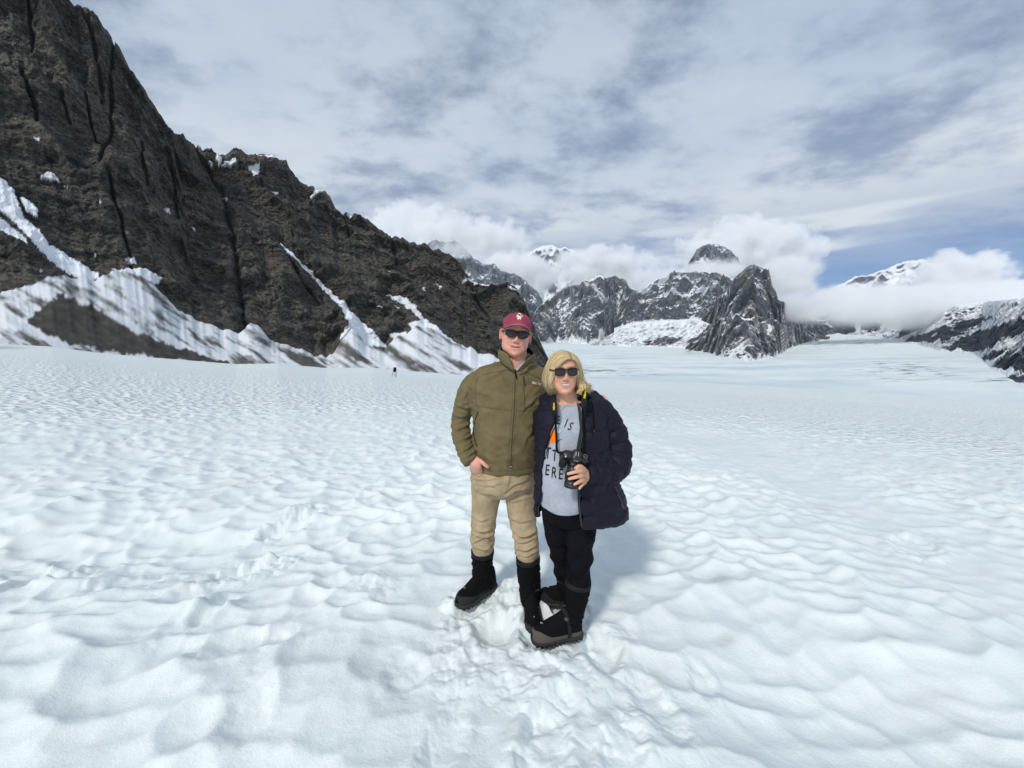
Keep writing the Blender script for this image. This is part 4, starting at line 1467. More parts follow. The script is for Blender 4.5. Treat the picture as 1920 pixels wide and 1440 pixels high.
# ------------------------------------------------------------------ boots and gaiters
def boot(parent, M, heel, toe, z0, pitch=0.0, length=0.30, rand=(0.075, 0.062, 0.058), gaiter=None, sc=1.0, strap=True, snow_free=True):
    """overboot: lugged sole, rubber rand, cloth upper, leg of the gaiter with straps"""
    heel, toe = np.array([*heel, z0]), np.array([*toe, z0])
    f = toe - heel
    f /= np.linalg.norm(f)
    s = np.array([f[1], -f[0], 0.0])
    u = np.array([0, 0, 1.0])
    f = f * math.cos(pitch) - u * math.sin(pitch)
    u = np.cross(s, f)
    u = u if u[2] > 0 else -u
    L = length

    def P(x, y, z):
        return heel + f * x + s * y + u * z
    xs = np.array([0.0, 0.012, 0.05, 0.10, 0.16, 0.21, 0.25, 0.28, 0.294, 0.30]) * L / 0.30
    hw = np.array([0.018, 0.034, 0.041, 0.040, 0.046, 0.053, 0.052, 0.040, 0.026, 0.012]) * sc
    hh = np.array([0.095, 0.125, 0.150, 0.150, 0.118, 0.088, 0.074, 0.062, 0.050, 0.040]) * sc
    tab = catmull(np.stack([xs, hw, hh], 1), 60)
    n = 48
    a = np.linspace(0, 2 * math.pi, n, endpoint=False)
    V, C = [], []
    for (x, w, h) in tab:
        for t in a:
            c, q = math.cos(t), math.sin(t)
            yy = w * math.copysign(abs(c) ** 0.75, c)
            zz = 0.024 + (h if q > 0 else 0.006) * (abs(q) ** (0.85 if q > 0 else 1)) * (1 if q > 0 else -1)
            yy *= 1 - 0.22 * max(0, q) ** 2
            fold = 0.0022 * math.sin(70 * x + 9 * zz) * max(0, q)
            V.append(P(x, yy, zz + fold))
            C.append((0.0045, 0.0045, 0.005))
    g = wempty('boot', heel, parent)
    add_child('upper', (np.array(V), cap_faces(len(tab), n)), M['boot'], g, color=np.array(C))
    V = []
    for (x, w, h) in tab:
        lim = 0.050 + 0.030 * float(sstep(x, L * 0.62, L * 0.92)) + 0.003 * math.sin(40 * x)
        al = math.asin(min(1.0, max(0.05, (lim - 0.024) / h)) ** (1 / 0.85))
        for t in np.linspace(math.pi - al, 2 * math.pi + al, 28):
            c, q = math.cos(t), math.sin(t)
            yy = (w + 0.0022) * math.copysign(abs(c) ** 0.75, c)
            zz = 0.024 + ((h + 0.002) if q > 0 else 0.006) * (abs(q) ** (0.85 if q > 0 else 1)) * (1 if q > 0 else -1)
            V.append(P(x * 1.006, yy * (1 - 0.22 * max(0, q) ** 2), zz))
    add_child('rand', (np.array(V), [tuple(q) for q in grid_faces(len(tab), 28)]), M['boot'], g, color=np.tile(np.array(rand)[None, :], (len(V), 1)))
    # sole with lugs
    sx = np.linspace(0, 1, 40)
    out = []
    for k, x in enumerate(sx):
        w = np.interp(x * L, tab[:, 0], tab[:, 1]) + 0.006
        out.append((x * (L + 0.012) - 0.006, w))
    m = len(out)
    V, F = [], []
    for (x, w) in out:
        V += [P(x, -w, 0.030), P(x, w, 0.030), P(x, w + 0.001, 0.010), P(x, -w - 0.001, 0.010)]
    F = cap_faces(m, 4)
    parts = [(np.array(V), F)]
    for k in range(11):
        x0 = (k + 0.25) / 11.3 * L
        x1 = x0 + L * 0.055
        for sd in (-1, 1):
            w = np.interp((x0 + x1) / 2, tab[:, 0], tab[:, 1]) + 0.0055
            c = [P(x0, sd * w, 0.012), P(x1, sd * w, 0.012), P(x1, sd * w * 0.35, 0.012), P(x0, sd * w * 0.35, 0.012)]
            parts.append((np.array(c + [p - u * 0.012 for p in c]), [(0, 1, 2, 3), (7, 6, 5, 4), (0, 4, 5, 1), (1, 5, 6, 2), (2, 6, 7, 3), (3, 7, 4, 0)]))
    add_child('sole', join(parts), M['sole'], g, smooth=False)
    if gaiter:
        pts, rad = gaiter
        V, F = tube(pts, rad, 32, 60)
        N = normals_of(V, F)
        fold = ridged(V[:, 0] * 14, V[:, 1] * 14, V[:, 2] * 26, 3, seed=int(abs(heel[0]) * 900) % 50)
        V = V + N * (0.006 * (fold - 0.6))[:, None]
        ga = add_child('gaiter', (V, F), M['gaiter'], g)
        # band along the top edge
        p = np.asarray(pts, float)
        top = [p[0] + (p[0] - p[1]) * 0.01, p[0] + (p[1] - p[0]) * min(1, 0.022 / np.linalg.norm(p[1] - p[0]))]
        add_child('top_band', tube(top, [rad[0] * 1.05, rad[0] * 1.06], 28, 4), M['strap'], ga)
    if strap:
        # instep strap with its buckle
        x = L * 0.40
        w, h = np.interp(x, tab[:, 0], tab[:, 1]), np.interp(x, tab[:, 0], tab[:, 2])
        arc = [P(x - 0.03 * abs(math.cos(t)), (w + 0.004) * math.cos(t), 0.030 + (h + 0.003) * max(0.0, math.sin(t)) ** 0.85) for t in np.linspace(0, math.pi, 15)]
        st = add_child('strap', tube(arc, [0.011] * 15, 8, 44, flat=0.22, side=tuple(u * 0.3 + s)), M['strap'], g)
        sd = 1 if s[1] < 0 else -1
        c = P(x - 0.012, sd * (w * 0.72), 0.030 + h * 0.72)
        nn = s * sd * 0.75 + u * 0.6 - np.array([0, 0.3, 0])
        nn /= np.linalg.norm(nn)
        e1 = f - nn * (f @ nn)
        e1 /= np.linalg.norm(e1)
        e2 = np.cross(nn, e1)
        add_child('buckle', tube([c + nn * 0.006, c + nn * 0.010, c + nn * 0.0115], [0.0115, 0.0115, 0.009], 16, 6, flat=0.8), M['grey_nylon'], st)
        tab_ = P(x - 0.004, -sd * (w * 0.55), 0.030 + h * 0.95)
        add_child('strap_end', rounded([tab_, tab_ - s * sd * 0.022 + u * 0.004], [0.008, 0.007], 10), M['strap'], st)
        hook = P(L * 0.80, 0, 0.030 + np.interp(L * 0.80, tab[:, 0], tab[:, 2]) - 0.004)
        add_child('hook', rounded([hook, hook + f * 0.008 + u * 0.004], [0.005, 0.004], 8), M['steel'], g)
    return g


def tint(base, V, amt=0.08, seed=0, f=25.0):
    n = fbm(V[:, 0] * f, V[:, 1] * f, V[:, 2] * f, 3, seed=seed)
    return np.asarray(base)[None, :] * (1 + amt * np.clip(n, -1.5, 1.5))[:, None]


def face_tones(H, V, base, lip, blush, smile, ear_red=0.5, open_mouth=0.0, hair_tone=None, brow=None):
    """skin colour of a body by where it lies on the head, with shade painted into its creases"""
    L = H.into(V)
    x, y, z = L[:, 0], L[:, 1], L[:, 2]
    C = tint(base, V, 0.05, 3)
    hd = (z > -0.16)

    def blend(w, c):
        nonlocal C
        w = np.clip(w * hd, 0, 1)[:, None]
        C = C * (1 - w) + np.asarray(c)[None, :] * w
    fr = sstep(y, 0.045, 0.075)
    for s in (-1, 1):
        blend(0.55 * np.exp(-((x - s * 0.043) / 0.022) ** 2 - ((z + 0.030) / 0.024) ** 2) * fr, blush)
        blend(ear_red * sstep(np.abs(x), 0.079, 0.086) * sstep(np.abs(z), 0.045, 0.03), (0.66, 0.22, 0.17))
    blend(0.45 * np.exp(-(x / 0.014) ** 2 - ((z + 0.034) / 0.014) ** 2) * fr, blush)
    blend(0.25 * np.exp(-(x / 0.05) ** 2 - ((z + 0.10) / 0.025) ** 2), blush)
    mz = -0.0665 + 5.5 * smile * x ** 2
    mw = 0.0265 + 0.004 * smile
    inm = np.exp(-(x / (mw * 1.02)) ** 8) * fr
    if open_mouth:
        zt, zb = -0.0595 + 3.0 * x ** 2, -0.0725 + 18.0 * x ** 2
        blend(0.75 * np.exp(-((z - zt - 0.0035) / 0.0032) ** 2) * inm, lip)
        blend(0.85 * np.exp(-((z - zb + 0.0050) / 0.0042) ** 2) * inm, lip)
        blend(sstep(zt - z, -0.0012, 0.0008) * sstep(z - zb, -0.0012, 0.0008) * fr * (np.abs(x) < 0.031), (0.12, 0.035, 0.03))
    else:
        blend(0.6 * np.exp(-((z - mz - 0.0050) / 0.0035) ** 2) * inm, lip)
        blend(0.7 * np.exp(-((z - mz + 0.0070) / 0.0045) ** 2) * inm, lip)
        blend(np.exp(-((z - mz) / 0.0026) ** 4) * np.exp(-(x / (mw * 1.0)) ** 10) * fr, (0.10, 0.030, 0.028))  # shade in the gap between the lips, painted dark
    for s in (-1, 1):
        blend(0.9 * np.exp(-((x - s * 0.0085) / 0.0032) ** 2 - ((z + 0.0465) / 0.0026) ** 2) * fr, (0.16, 0.06, 0.05))  # nostril shade painted in
        zx = np.interp(np.abs(x), [0.016, 0.024, 0.034, 0.040], [-0.030, -0.045, -0.066, -0.082])
        blend(0.30 * np.exp(-((z - zx) / 0.0022) ** 2) * np.exp(-((x - s * 0.028) / 0.011) ** 2) * fr, np.asarray(base) * 0.55)  # smile folds darkened with painted shade
    if hair_tone is not None:
        side = sstep(z, -0.012, 0.004) * sstep(y, 0.062, 0.045) * sstep(np.abs(x), 0.05, 0.062)
        side = np.maximum(side, sstep(y, -0.02, -0.045) * sstep(z, -0.075, -0.05))
        side = side * (np.abs(x) < 0.0805)
        blend(0.85 * side, hair_tone)
    return C


# ------------------------------------------------------------------ the man
def build_man(M):
    YM = 2.25
    base = np.array([W(945, 1120, 2.24)[0], 2.24, 0.0])
    man = wempty('person', base)
    tag(man, 'taller person in olive jacket and maroon cap with a hand in the pocket', 'person', 'couple posing on the snow')
    H = Head(W(969.5, 625.5, 2.105), roll=math.radians(7), yaw=math.radians(3), sx=0.985, sy=1.0, sz=1.06, jowl=0.10, crown=0.80)

    # body: head, neck, chest, arms and hands as one skin
    skull = H.face(smile=1.0, lips=0.4)
    ears = [H.ear(-1), H.ear(1)]
    neck = tube([H.out(np.array([[0, -0.012, -0.05]]))[0], W(967, 680, 2.200), W(966, 704, 2.225)], [0.062, 0.069, 0.080], 24)
    trunk = px_rings([(964, 684, 30, .07, .07), (958, 708, 45, .085, .09), (955, 760, 52, .10, .09), (950, 840, 45, .10, .09), (946, 870, 42, .09, .09)], YM)
    armL = tube([W(906, 714, 2.25), W(876, 745, 2.27), W(864, 800, 2.27), W(877, 845, 2.17), W(888, 862, 2.125)], [0.042, 0.042, 0.038, 0.034, 0.030], 14)
    armR = tube([W(1008, 714, 2.27), W(1052, 732, 2.32), W(1092, 748, 2.28), W(1116, 748, 2.20)], [0.05, 0.042, 0.036, 0.030], 14)
    # hand half in the pocket: back of the hand, fingers going in, thumb lying outside
    palm = tube([W(887, 861, 2.125), W(891, 869, 2.105), W(893, 879, 2.130), W(897, 888, 2.175)], [0.029, 0.037, 0.037, 0.032], 16, flat=0.52, side=(0.15, 1, 0))
    fing = [rounded([W(884 + 5.0 * k, 879 + k * 0.5, 2.140), W(888 + 5 * k, 891, 2.20), W(893 + 5 * k, 903 + (k in (1, 2)) * 3, 2.22)], [0.0105, 0.0098, 0.0088], 10) for k in range(4)]
    thumb = rounded([W(894, 860, 2.11), W(903, 866, 2.082), W(909, 871, 2.076), W(914, 875, 2.078)], [0.0135, 0.0115, 0.0110, 0.0100], 12)
    # other hand resting on the companion's shoulder
    palm2 = tube([W(1114, 748, 2.20), W(1120, 752, 2.16), W(1125, 752, 2.13)], [0.028, 0.034, 0.030], 14, flat=0.55, side=(0, 0.6, 1))
    f2 = [rounded([W(1122, 747 + 2.2 * k, 2.135), W(1129.5, 743.5 + 3.2 * k, 2.10), W(1136.0 - 1.5 * (k == 0) + 1.0 * (k == 1), 746.0 + 3.4 * k, 2.065 - 0.004 * k)], [0.0100, 0.0095, 0.0085 - 0.0006 * (k == 3)], 10) for k in range(4)]
    th2 = rounded([W(1116, 750, 2.17), W(1119, 746, 2.12), W(1118, 745, 2.10)], [0.012, 0.011, 0.010], 10)
    V, F = union([skull, neck, trunk, armL, armR, palm, thumb, palm2, th2] + ears + fing + f2, 0.0026, 2, 0.4)
    C = face_tones(H, V, (0.76, 0.405, 0.30), (0.62, 0.26, 0.21), (0.76, 0.29, 0.22), 1.0, 0.55, hair_tone=(0.42, 0.38, 0.34))
    add_child('body', (V, F), M['skin'], man, color=C)
    # thumb nail
    # jacket: body, sleeves, melted together and creased
    torso = px_rings([(966, 676, 24, .045, .08), (964, 682, 40, .075, .09), (960, 688, 58, .105, .10), (957, 699, 73, .122, .11), (956, 716, 78, .135, .12),
                      (955, 745, 74, .148, .125), (953, 790, 67, .162, .128), (950, 830, 64, .170, .13), (947, 856, 62, .165, .13), (946, 870, 60.5, .158, .128), (946, 877, 60, .152, .126)], YM, 56, 80)
    slL = tube([W(908, 712, 2.25), W(892, 717, 2.255), W(879, 735, 2.265), W(869, 762, 2.27), W(864, 795, 2.27), W(866, 820, 2.23), W(873, 844, 2.165), W(880, 860, 2.125), W(884, 867, 2.112)],
               [0.066, 0.066, 0.064, 0.060, 0.057, 0.055, 0.052, 0.047, 0.044], 28, 70)
    slR = tube([W(1003, 712, 2.26), W(1022, 716, 2.275), W(1052, 734, 2.32), W(1090, 748, 2.285), W(1112, 749, 2.215)], [0.070, 0.072, 0.062, 0.054, 0.045], 24, 40)
    V, F = union([torso, slL, slR], 0.0042, 6, 0.5)
    N = normals_of(V, F)
    px, py = pix_of(V[:, 0], V[:, 1], V[:, 2])
    fold = ridged(V[:, 0] * 5.5 + 2.2 * V[:, 2], V[:, 1] * 5.5, V[:, 2] * 7, 3, seed=2) - 0.7
    arm = sstep(px, 892, 880)
    d = 0.0075 * fold * (1 - 0.6 * arm)
    # gathered cloth at the elbow, the cuff and under the arm
    for (cx, cy, sx, sy, ph, fr, am) in ((862, 812, 30, 26, 0.5, 0.34, .0085), (872, 846, 24, 20, 0.9, 0.42, .0080), (884, 742, 22, 34, -0.9, 0.22, .0065), (866, 768, 24, 26, 0.35, 0.28, .0055),
                                          (900, 730, 16, 40, -1.1, 0.20, .004), (925, 850, 40, 22, 0.2, 0.18, .003), (1000, 740, 26, 40, 0.9, 0.15, .004), (940, 700, 30, 16, -0.8, 0.22, .003)):
        w = np.exp(-((px - cx) / sx) ** 2 - ((py - cy) / sy) ** 2)
        ph_ = (px - cx) * math.sin(ph) + (py - cy) * math.cos(ph) + 4 * fbm(px * 0.05, py * 0.05, None, 2, seed=7)
        al = -(px - cx) * math.cos(ph) + (py - cy) * math.sin(ph)
        d = d + 0.95 * am * w * (ridged(ph_ * fr * 0.28 + cx, al * fr * 0.05 + cy, None, 2, seed=9) - 0.75)
    wg = 2.0 * fbm(px * 0.06, py * 0.06, None, 2, seed=71)
    d = d + folds(px, py, N, [
        ([(852, 756), (868, 764), (885, 763)], .008, 3.0), ([(849, 776), (866, 781), (883, 776)], .009, 2.8), ([(853, 806), (870, 801), (885, 790)], .009, 2.6),
        ([(856, 828), (872, 823), (887, 812)], .009, 2.6), ([(863, 848), (877, 841), (890, 830)], .009, 2.4), ([(870, 860), (882, 852), (893, 843)], .007, 2.2),
        ([(894, 712), (899, 735), (896, 760)], .006, 4.0), ([(880, 725), (872, 745), (868, 765)], .005, 4.0), ([(899, 750), (915, 760), (940, 762)], .004, 4.0), ([(1012, 742), (992, 758), (976, 776)], .006, 4.0),
        ([(1014, 795), (994, 812), (982, 842)], .006, 4.5), ([(905, 800), (925, 815), (950, 818)], .004, 5.0), ([(908, 840), (930, 850), (952, 848)], .004, 4.0), ([(945, 690), (925, 705), (905, 712)], .004, 4.0),
        ([(985, 690), (1000, 702), (1016, 706)], .004, 4.0)], wg)
    # a hem line pressed in above the lower edge
    d = d - 0.0025 * np.exp(-((V[:, 2] - W(946, 868, YM)[2]) / 0.004) ** 2)
    V = V + N * d[:, None]
    jk = add_child('jacket', (V, F), M['olive'], man)
    bv = bvh_of(V, F)
    D = M['olive_dark']
    add_child('seam', ribbon(bv, [(896, 707), (912, 701), (930, 697), (948, 695), (964, 694)], 0.0020, 0.0, 40, 0.0010), D, jk)
    add_child('seam', ribbon(bv, [(969, 695), (985, 698), (1003, 705), (1020, 715)], 0.0020, 0.0, 40, 0.0010), D, jk)
    add_child('seam', ribbon(bv, [(893, 760), (910, 764), (935, 768), (960, 769)], 0.0020, 0.0, 40, 0.0010), D, jk)
    add_child('seam', ribbon(bv, [(966, 769), (985, 770), (1010, 770)], 0.0020, 0.0, 30, 0.0010), D, jk)
    for dx in (-4.0, 4.5):
        add_child('seam', ribbon(bv, [(966 + dx, 697), (965 + dx, 730), (963 + dx, 780), (959 + dx, 830), (956.5 + dx, 874)], 0.0016, 0.0, 60, 0.0008), D, jk)
    add_child('seam', ribbon(bv, [(896, 707), (891, 725), (892, 745), (893, 762)], 0.002, 0.0, 24, 0.001), D, jk)
    z1 = add_child('zip', ribbon(bv, [(966, 692), (965.3, 730), (963, 780), (959.5, 830), (957, 875)], 0.0050, 0.0006, 70, 0.0025), M['olive_dark'], jk)
    add_child('zip_pull', ribbon(bv, [(966, 695), (967.5, 703), (969.5, 711)], 0.0060, 0.003, 8, 0.004), M['gaiter'], z1)
    p0, n0 = cast(bv, 957.3, 874)
    add_child('zip_end', rounded([p0 + n0 * 0.004, p0 + n0 * 0.009], [0.0055, 0.0045], 8), M['steel'], z1)
    add_child('chest_pocket_zip', ribbon(bv, [(981, 704), (982.5, 735), (984, 766)], 0.0045, 0.0, 24, 0.0018), D, jk)
    add_child('zip_pull', ribbon(bv, [(981.5, 705), (983, 714), (984.5, 723)], 0.0055, 0.003, 8, 0.003), M['piping'], jk)
    add_child('hip_pocket_zip', ribbon(bv, [(897, 771), (891, 788), (888.5, 806), (890, 822), (895, 838)], 0.0055, 0.0, 30, 0.002), M['gaiter'], jk)
    add_child('chest_logo', join([lettering(bv, 'BMU TEC', 997.0, 719.0, 4.2, 0.74, 0, math.radians(-12), 0.0022, 0.02)]), M['cream'], jk, smooth=False)
    add_child('chest_logo_line', ribbon(bv, [(1001.5, 721.8), (1006, 722.8), (1011, 724.2)], 0.0040, 0.0008, 8, 0.0004), M['orange_thread'], jk)

    # stand-up collar, open at the throat, dark inside
    bot = catmull([W(*p) for p in ((965, 696, 2.098), (947, 685, 2.13), (936, 672, 2.22), (941, 662, 2.30), (966, 657, 2.34), (992, 662, 2.30), (1001, 674, 2.22), (987, 687, 2.13), (969, 696, 2.098))], 60)
    top = catmull([W(*p) for p in ((953, 664, 2.085), (944, 659, 2.12), (938, 655, 2.2), (944, 649, 2.29), (967, 646, 2.33), (990, 651, 2.29), (1000, 662, 2.2), (997, 666, 2.12), (990, 671, 2.10))], 60)
    mid_axis = W(967, 665, 2.22)
    v = np.linspace(0, 1, 10)[None, :, None]
    G0 = bot[:, None, :] * (1 - v) + top[:, None, :] * v
    outw = G0 - mid_axis
    outw[:, :, 2] = 0
    outw /= np.linalg.norm(outw, axis=2)[:, :, None]
    bulge = (0.006 * np.sin(np.pi * v))
    add_child('collar', shell(G0 + outw * (0.004 + bulge), G0 + outw * (0.0005 + bulge)), M['olive'], jk)
    G1 = G0 + outw * (-0.0005 + bulge)
    G1[:, -1, 2] += 0.003
    add_child('collar_lining', shell(G1, G1 - outw * 0.004), M['black_fleece'], jk)
    add_child('shirt_collar', tube([W(968, 694, 2.125), W(977, 686, 2.13), W(986, 678, 2.15)], [0.007, 0.0085, 0.006], 8, 16, flat=0.4), M['shirt'], man)

    # trousers
    hips = px_rings([(946, 864, 55, .135, .12), (945, 880, 58, .150, .125), (944, 897, 59.5, .150, .13), (943, 911, 57, .135, .13), (943, 924, 40, .10, .11), (943, 930, 20, .06, .07)], YM, 48, 40)
    legL = tube([W(914, 905, 2.25), W(910, 945, 2.255), W(907, 980, 2.265), W(905, 1008, 2.285), W(905, 1026, 2.298), W(905, 1038, 2.30)], [0.098, 0.084, 0.077, 0.076, 0.070, 0.060], 36, 70)
    legR = tube([W(973, 905, 2.25), W(976, 945, 2.235), W(981, 980, 2.215), W(987, 1012, 2.20), W(989, 1035, 2.195), W(990, 1050, 2.192)], [0.098, 0.086, 0.080, 0.076, 0.072, 0.060], 36, 70)
    V, F = union([hips, legL, legR], 0.0042, 6, 0.5)
    N = normals_of(V, F)
    px, py = pix_of(V[:, 0], V[:, 1], V[:, 2])
    low = sstep(py, 955, 1010)
    wig = 3.0 * fbm(V[:, 0] * 7, V[:, 1] * 7, V[:, 2] * 4, 2, seed=14)
    gather = 1 - 2 * np.abs(np.sin((py * 0.105 + (px - 940) * 0.018 * np.sign(px - 946) + wig)))
    crisp = ridged(px * 0.016 + 0.4 * wig, py * 0.052 + 0.010 * (px - 945) * np.sign(px - 946), V[:, 1] * 4, 2, seed=15) - 0.75
    d = 0.0035 * low * np.clip(gather, -0.9, 0.9) + 0.0035 * (0.3 + 0.7 * low) * crisp
    fan = np.sin((px - 952) * 0.11 + (py - 895) * 0.26 + 2.0 * wig)
    d = d + 0.0016 * fan * np.exp(-((py - 905) / 30) ** 2) + 0.0025 * (ridged(V[:, 0] * 9, V[:, 1] * 9, V[:, 2] * 7, 3, seed=17) - 0.7)
    wg = 2.0 * fbm(px * 0.07, py * 0.07, None, 2, seed=72)
    d = d + folds(px, py, N, [
        ([(884, 986), (902, 995), (927, 990)], .011, 2.6), ([(884, 999), (907, 1007), (929, 998)], .012, 2.6), ([(886, 1018), (906, 1011), (925, 1020)], .010, 2.6), ([(888, 1027), (906, 1030), (923, 1026)], .008, 2.2),
        ([(884, 965), (900, 975), (920, 970)], .006, 3.2), ([(953, 985), (974, 1003), (996, 1001), (1010, 986)], .012, 3.0), ([(957, 1003), (978, 1016), (1002, 1008)], .012, 2.6),
        ([(962, 1026), (986, 1031), (1010, 1019)], .011, 2.6), ([(967, 1040), (989, 1042), (1008, 1033)], .008, 2.2), ([(955, 968), (975, 978), (1000, 972)], .007, 3.4),
        ([(942, 924), (928, 912), (905, 905)], .005, 2.6), ([(940, 932), (925, 926), (900, 925)], .005, 2.8), ([(949, 922), (965, 908), (990, 900)], .006, 2.6), ([(950, 930), (968, 920), (996, 915)], .006, 2.8),
        ([(952, 940), (970, 938), (998, 930)], .005, 3.0), ([(888, 896), (910, 899), (938, 895)], .005, 2.2), ([(890, 906), (915, 911), (940, 905)], .004, 2.4), ([(906, 935), (902, 955), (908, 975)], .004, 4.0), ([(985, 940), (990, 960), (984, 980)], .004, 4.0)], wg)
    d = d * sstep(py, 868, 885)
    d = d + 0.014 * np.exp(-((px - 894) / 11) ** 2 - ((py - 893) / 10) ** 2)
    V = V + N * d[:, None]
    tr = add_child('trousers', (V, F), M['khaki'], man)
    bt = bvh_of(V, F)
    add_child('fly_seam', ribbon(bt, [(957, 879), (956, 895), (953, 912), (947, 925)], 0.003, 0.0, 20, 0.0015), M['khaki_seam'], tr)
    add_child('pocket_seam', ribbon(bt, [(884, 884), (890, 890), (900, 893), (914, 884)], 0.003, 0.0, 20, 0.0018), M['khaki_seam'], tr)
    add_child('belt', ribbon(bt, [(905, 872), (925, 876.5), (945, 878.5), (956, 878)], 0.022, 0.001, 24, 0.003), M['strap'], tr)
    p0, n0 = cast(bt, 916.5, 870.5)
    add_child('belt_loop', ribbon(bt, [(917, 867), (918, 876)], 0.010, 0.004, 6, 0.003), M['khaki'], tr)

    # overboots
    boot(man, M, (-0.118, 2.375), (-0.330, 2.160), 0.0, gaiter=([W(905, 1031, 2.30), W(904, 1050, 2.31), W(904, 1070, 2.318), W(906, 1088, 2.325), W(908, 1098, 2.33)], [0.069, 0.066, 0.063, 0.063, 0.060]),
         rand=(0.030, 0.028, 0.030), sc=1.02)
    boot(man, M, (0.106, 2.292), (0.128, 2.005), -0.035, pitch=0.12, gaiter=([W(990, 1044, 2.192), W(991, 1070, 2.20), W(993, 1095, 2.21), W(995, 1120, 2.215), W(996, 1130, 2.215)], [0.069, 0.068, 0.065, 0.063, 0.060]),
         rand=(0.040, 0.034, 0.033), sc=1.02)
    BOOT_BEDS.extend([(-0.224, 2.268, 0.11, 0.014), (-0.28, 2.21, 0.07, 0.012)])

    # baseball cap
    cz = 0.060
    m, n = 30, 72
    a = np.linspace(0, 2 * math.pi, n, endpoint=False)
    V = []
    for i in range(m):
        q = i / (m - 1)
        e = q * math.pi / 2
        r, h = math.cos(e) ** 0.80, math.sin(e) ** 0.95
        for t in a:
            w = 0.0835 * r
            fx = w * math.cos(t) * (1 + 0.02 * h)
            fy = (0.106 if math.sin(t) > 0 else 0.110) * r * math.sin(t) - 0.004
            zz = cz - 0.020 * (1 - math.sin(t)) * 0.5 * (1 - q) + 0.076 * h
            seam = 0.0012 * abs(math.sin(3 * t + math.pi / 2)) ** 8
            V.append((fx, fy, zz - seam))
    V = H.out(np.array(V))
    N = normals_of(V, cap_faces(m, n))
    V = V + N * (0.0025 * fbm(V[:, 0] * 22, V[:, 1] * 22, V[:, 2] * 22, 2, seed=8))[:, None]
    cap = add_child('cap', (V, cap_faces(m, n)), M['maroon'], man)
    bc = bvh_of(V, cap_faces(m, n))
    # bent peak
    us = np.linspace(-1, 1, 41)
    vs_ = np.linspace(0, 1, 14)
    up = np.zeros((41, 14, 3))
    for i, u_ in enumerate(us):
        for j, v_ in enumerate(vs_):
            x = 0.0815 * u_ * (1 - 0.06 * v_)
            yb = 0.102 * math.sqrt(max(0.0, 1 - (0.97 * u_) ** 2))
            ext = 0.066 * (1 - abs(u_) ** 3.2) ** 0.75
            up[i, j] = (x, yb + ext * v_ + 0.001, cz + 0.024 - 0.050 * abs(u_) ** 1.9 - 0.030 * v_ * (1 - 0.6 * u_ * u_))
    lo = up.copy()
    lo[:, :, 2] -= 0.0028
    Vu, Fu = shell(H.out(up.reshape(-1, 3)).reshape(41, 14, 3), H.out(lo.reshape(-1, 3)).reshape(41, 14, 3))
    peak = add_child('peak', (Vu, Fu), M['maroon'], cap)
    edge = H.out(up[:, -1, :] + np.array([0, 0.0008, -0.0014]))
    add_child('peak_edge', tube(edge, [0.0026] * 41, 8, 80), M['maroon_pale'], peak)
    add_child('button', rounded([H.out(np.array([[0, -0.004, cz + 0.076]]))[0], H.out(np.array([[0, -0.004, cz + 0.080]]))[0]], [0.007, 0.005], 10), M['maroon'], cap)
    bear = [(971.0, 588.2), (973.5, 587.2), (976.2, 588.2), (977.8, 590.2), (976.6, 591.6), (977.6, 592.8), (979.8, 591.6), (980.6, 592.8), (978.6, 594.6), (977.0, 595.4), (976.4, 597.0), (976.8, 599.0),
            (974.8, 599.2), (973.6, 597.2), (972.8, 597.4), (972.4, 599.2), (969.8, 599.0), (970.2, 596.6), (970.0, 594.2), (968.4, 594.8), (968.2, 593.2), (969.8, 590.6)]
    add_child('emblem', patch(bc, bear, 0.0012), M['cream'], cap)
    sunglasses(H, man, dict(lens=M['lens'], frame=M['frame']), 0.0300, 0.0180, 0.0335, 0.000, 3.6, 2.6, 0.0021, 0.0050, brow=0.0022, yb=0.1085)
    return man


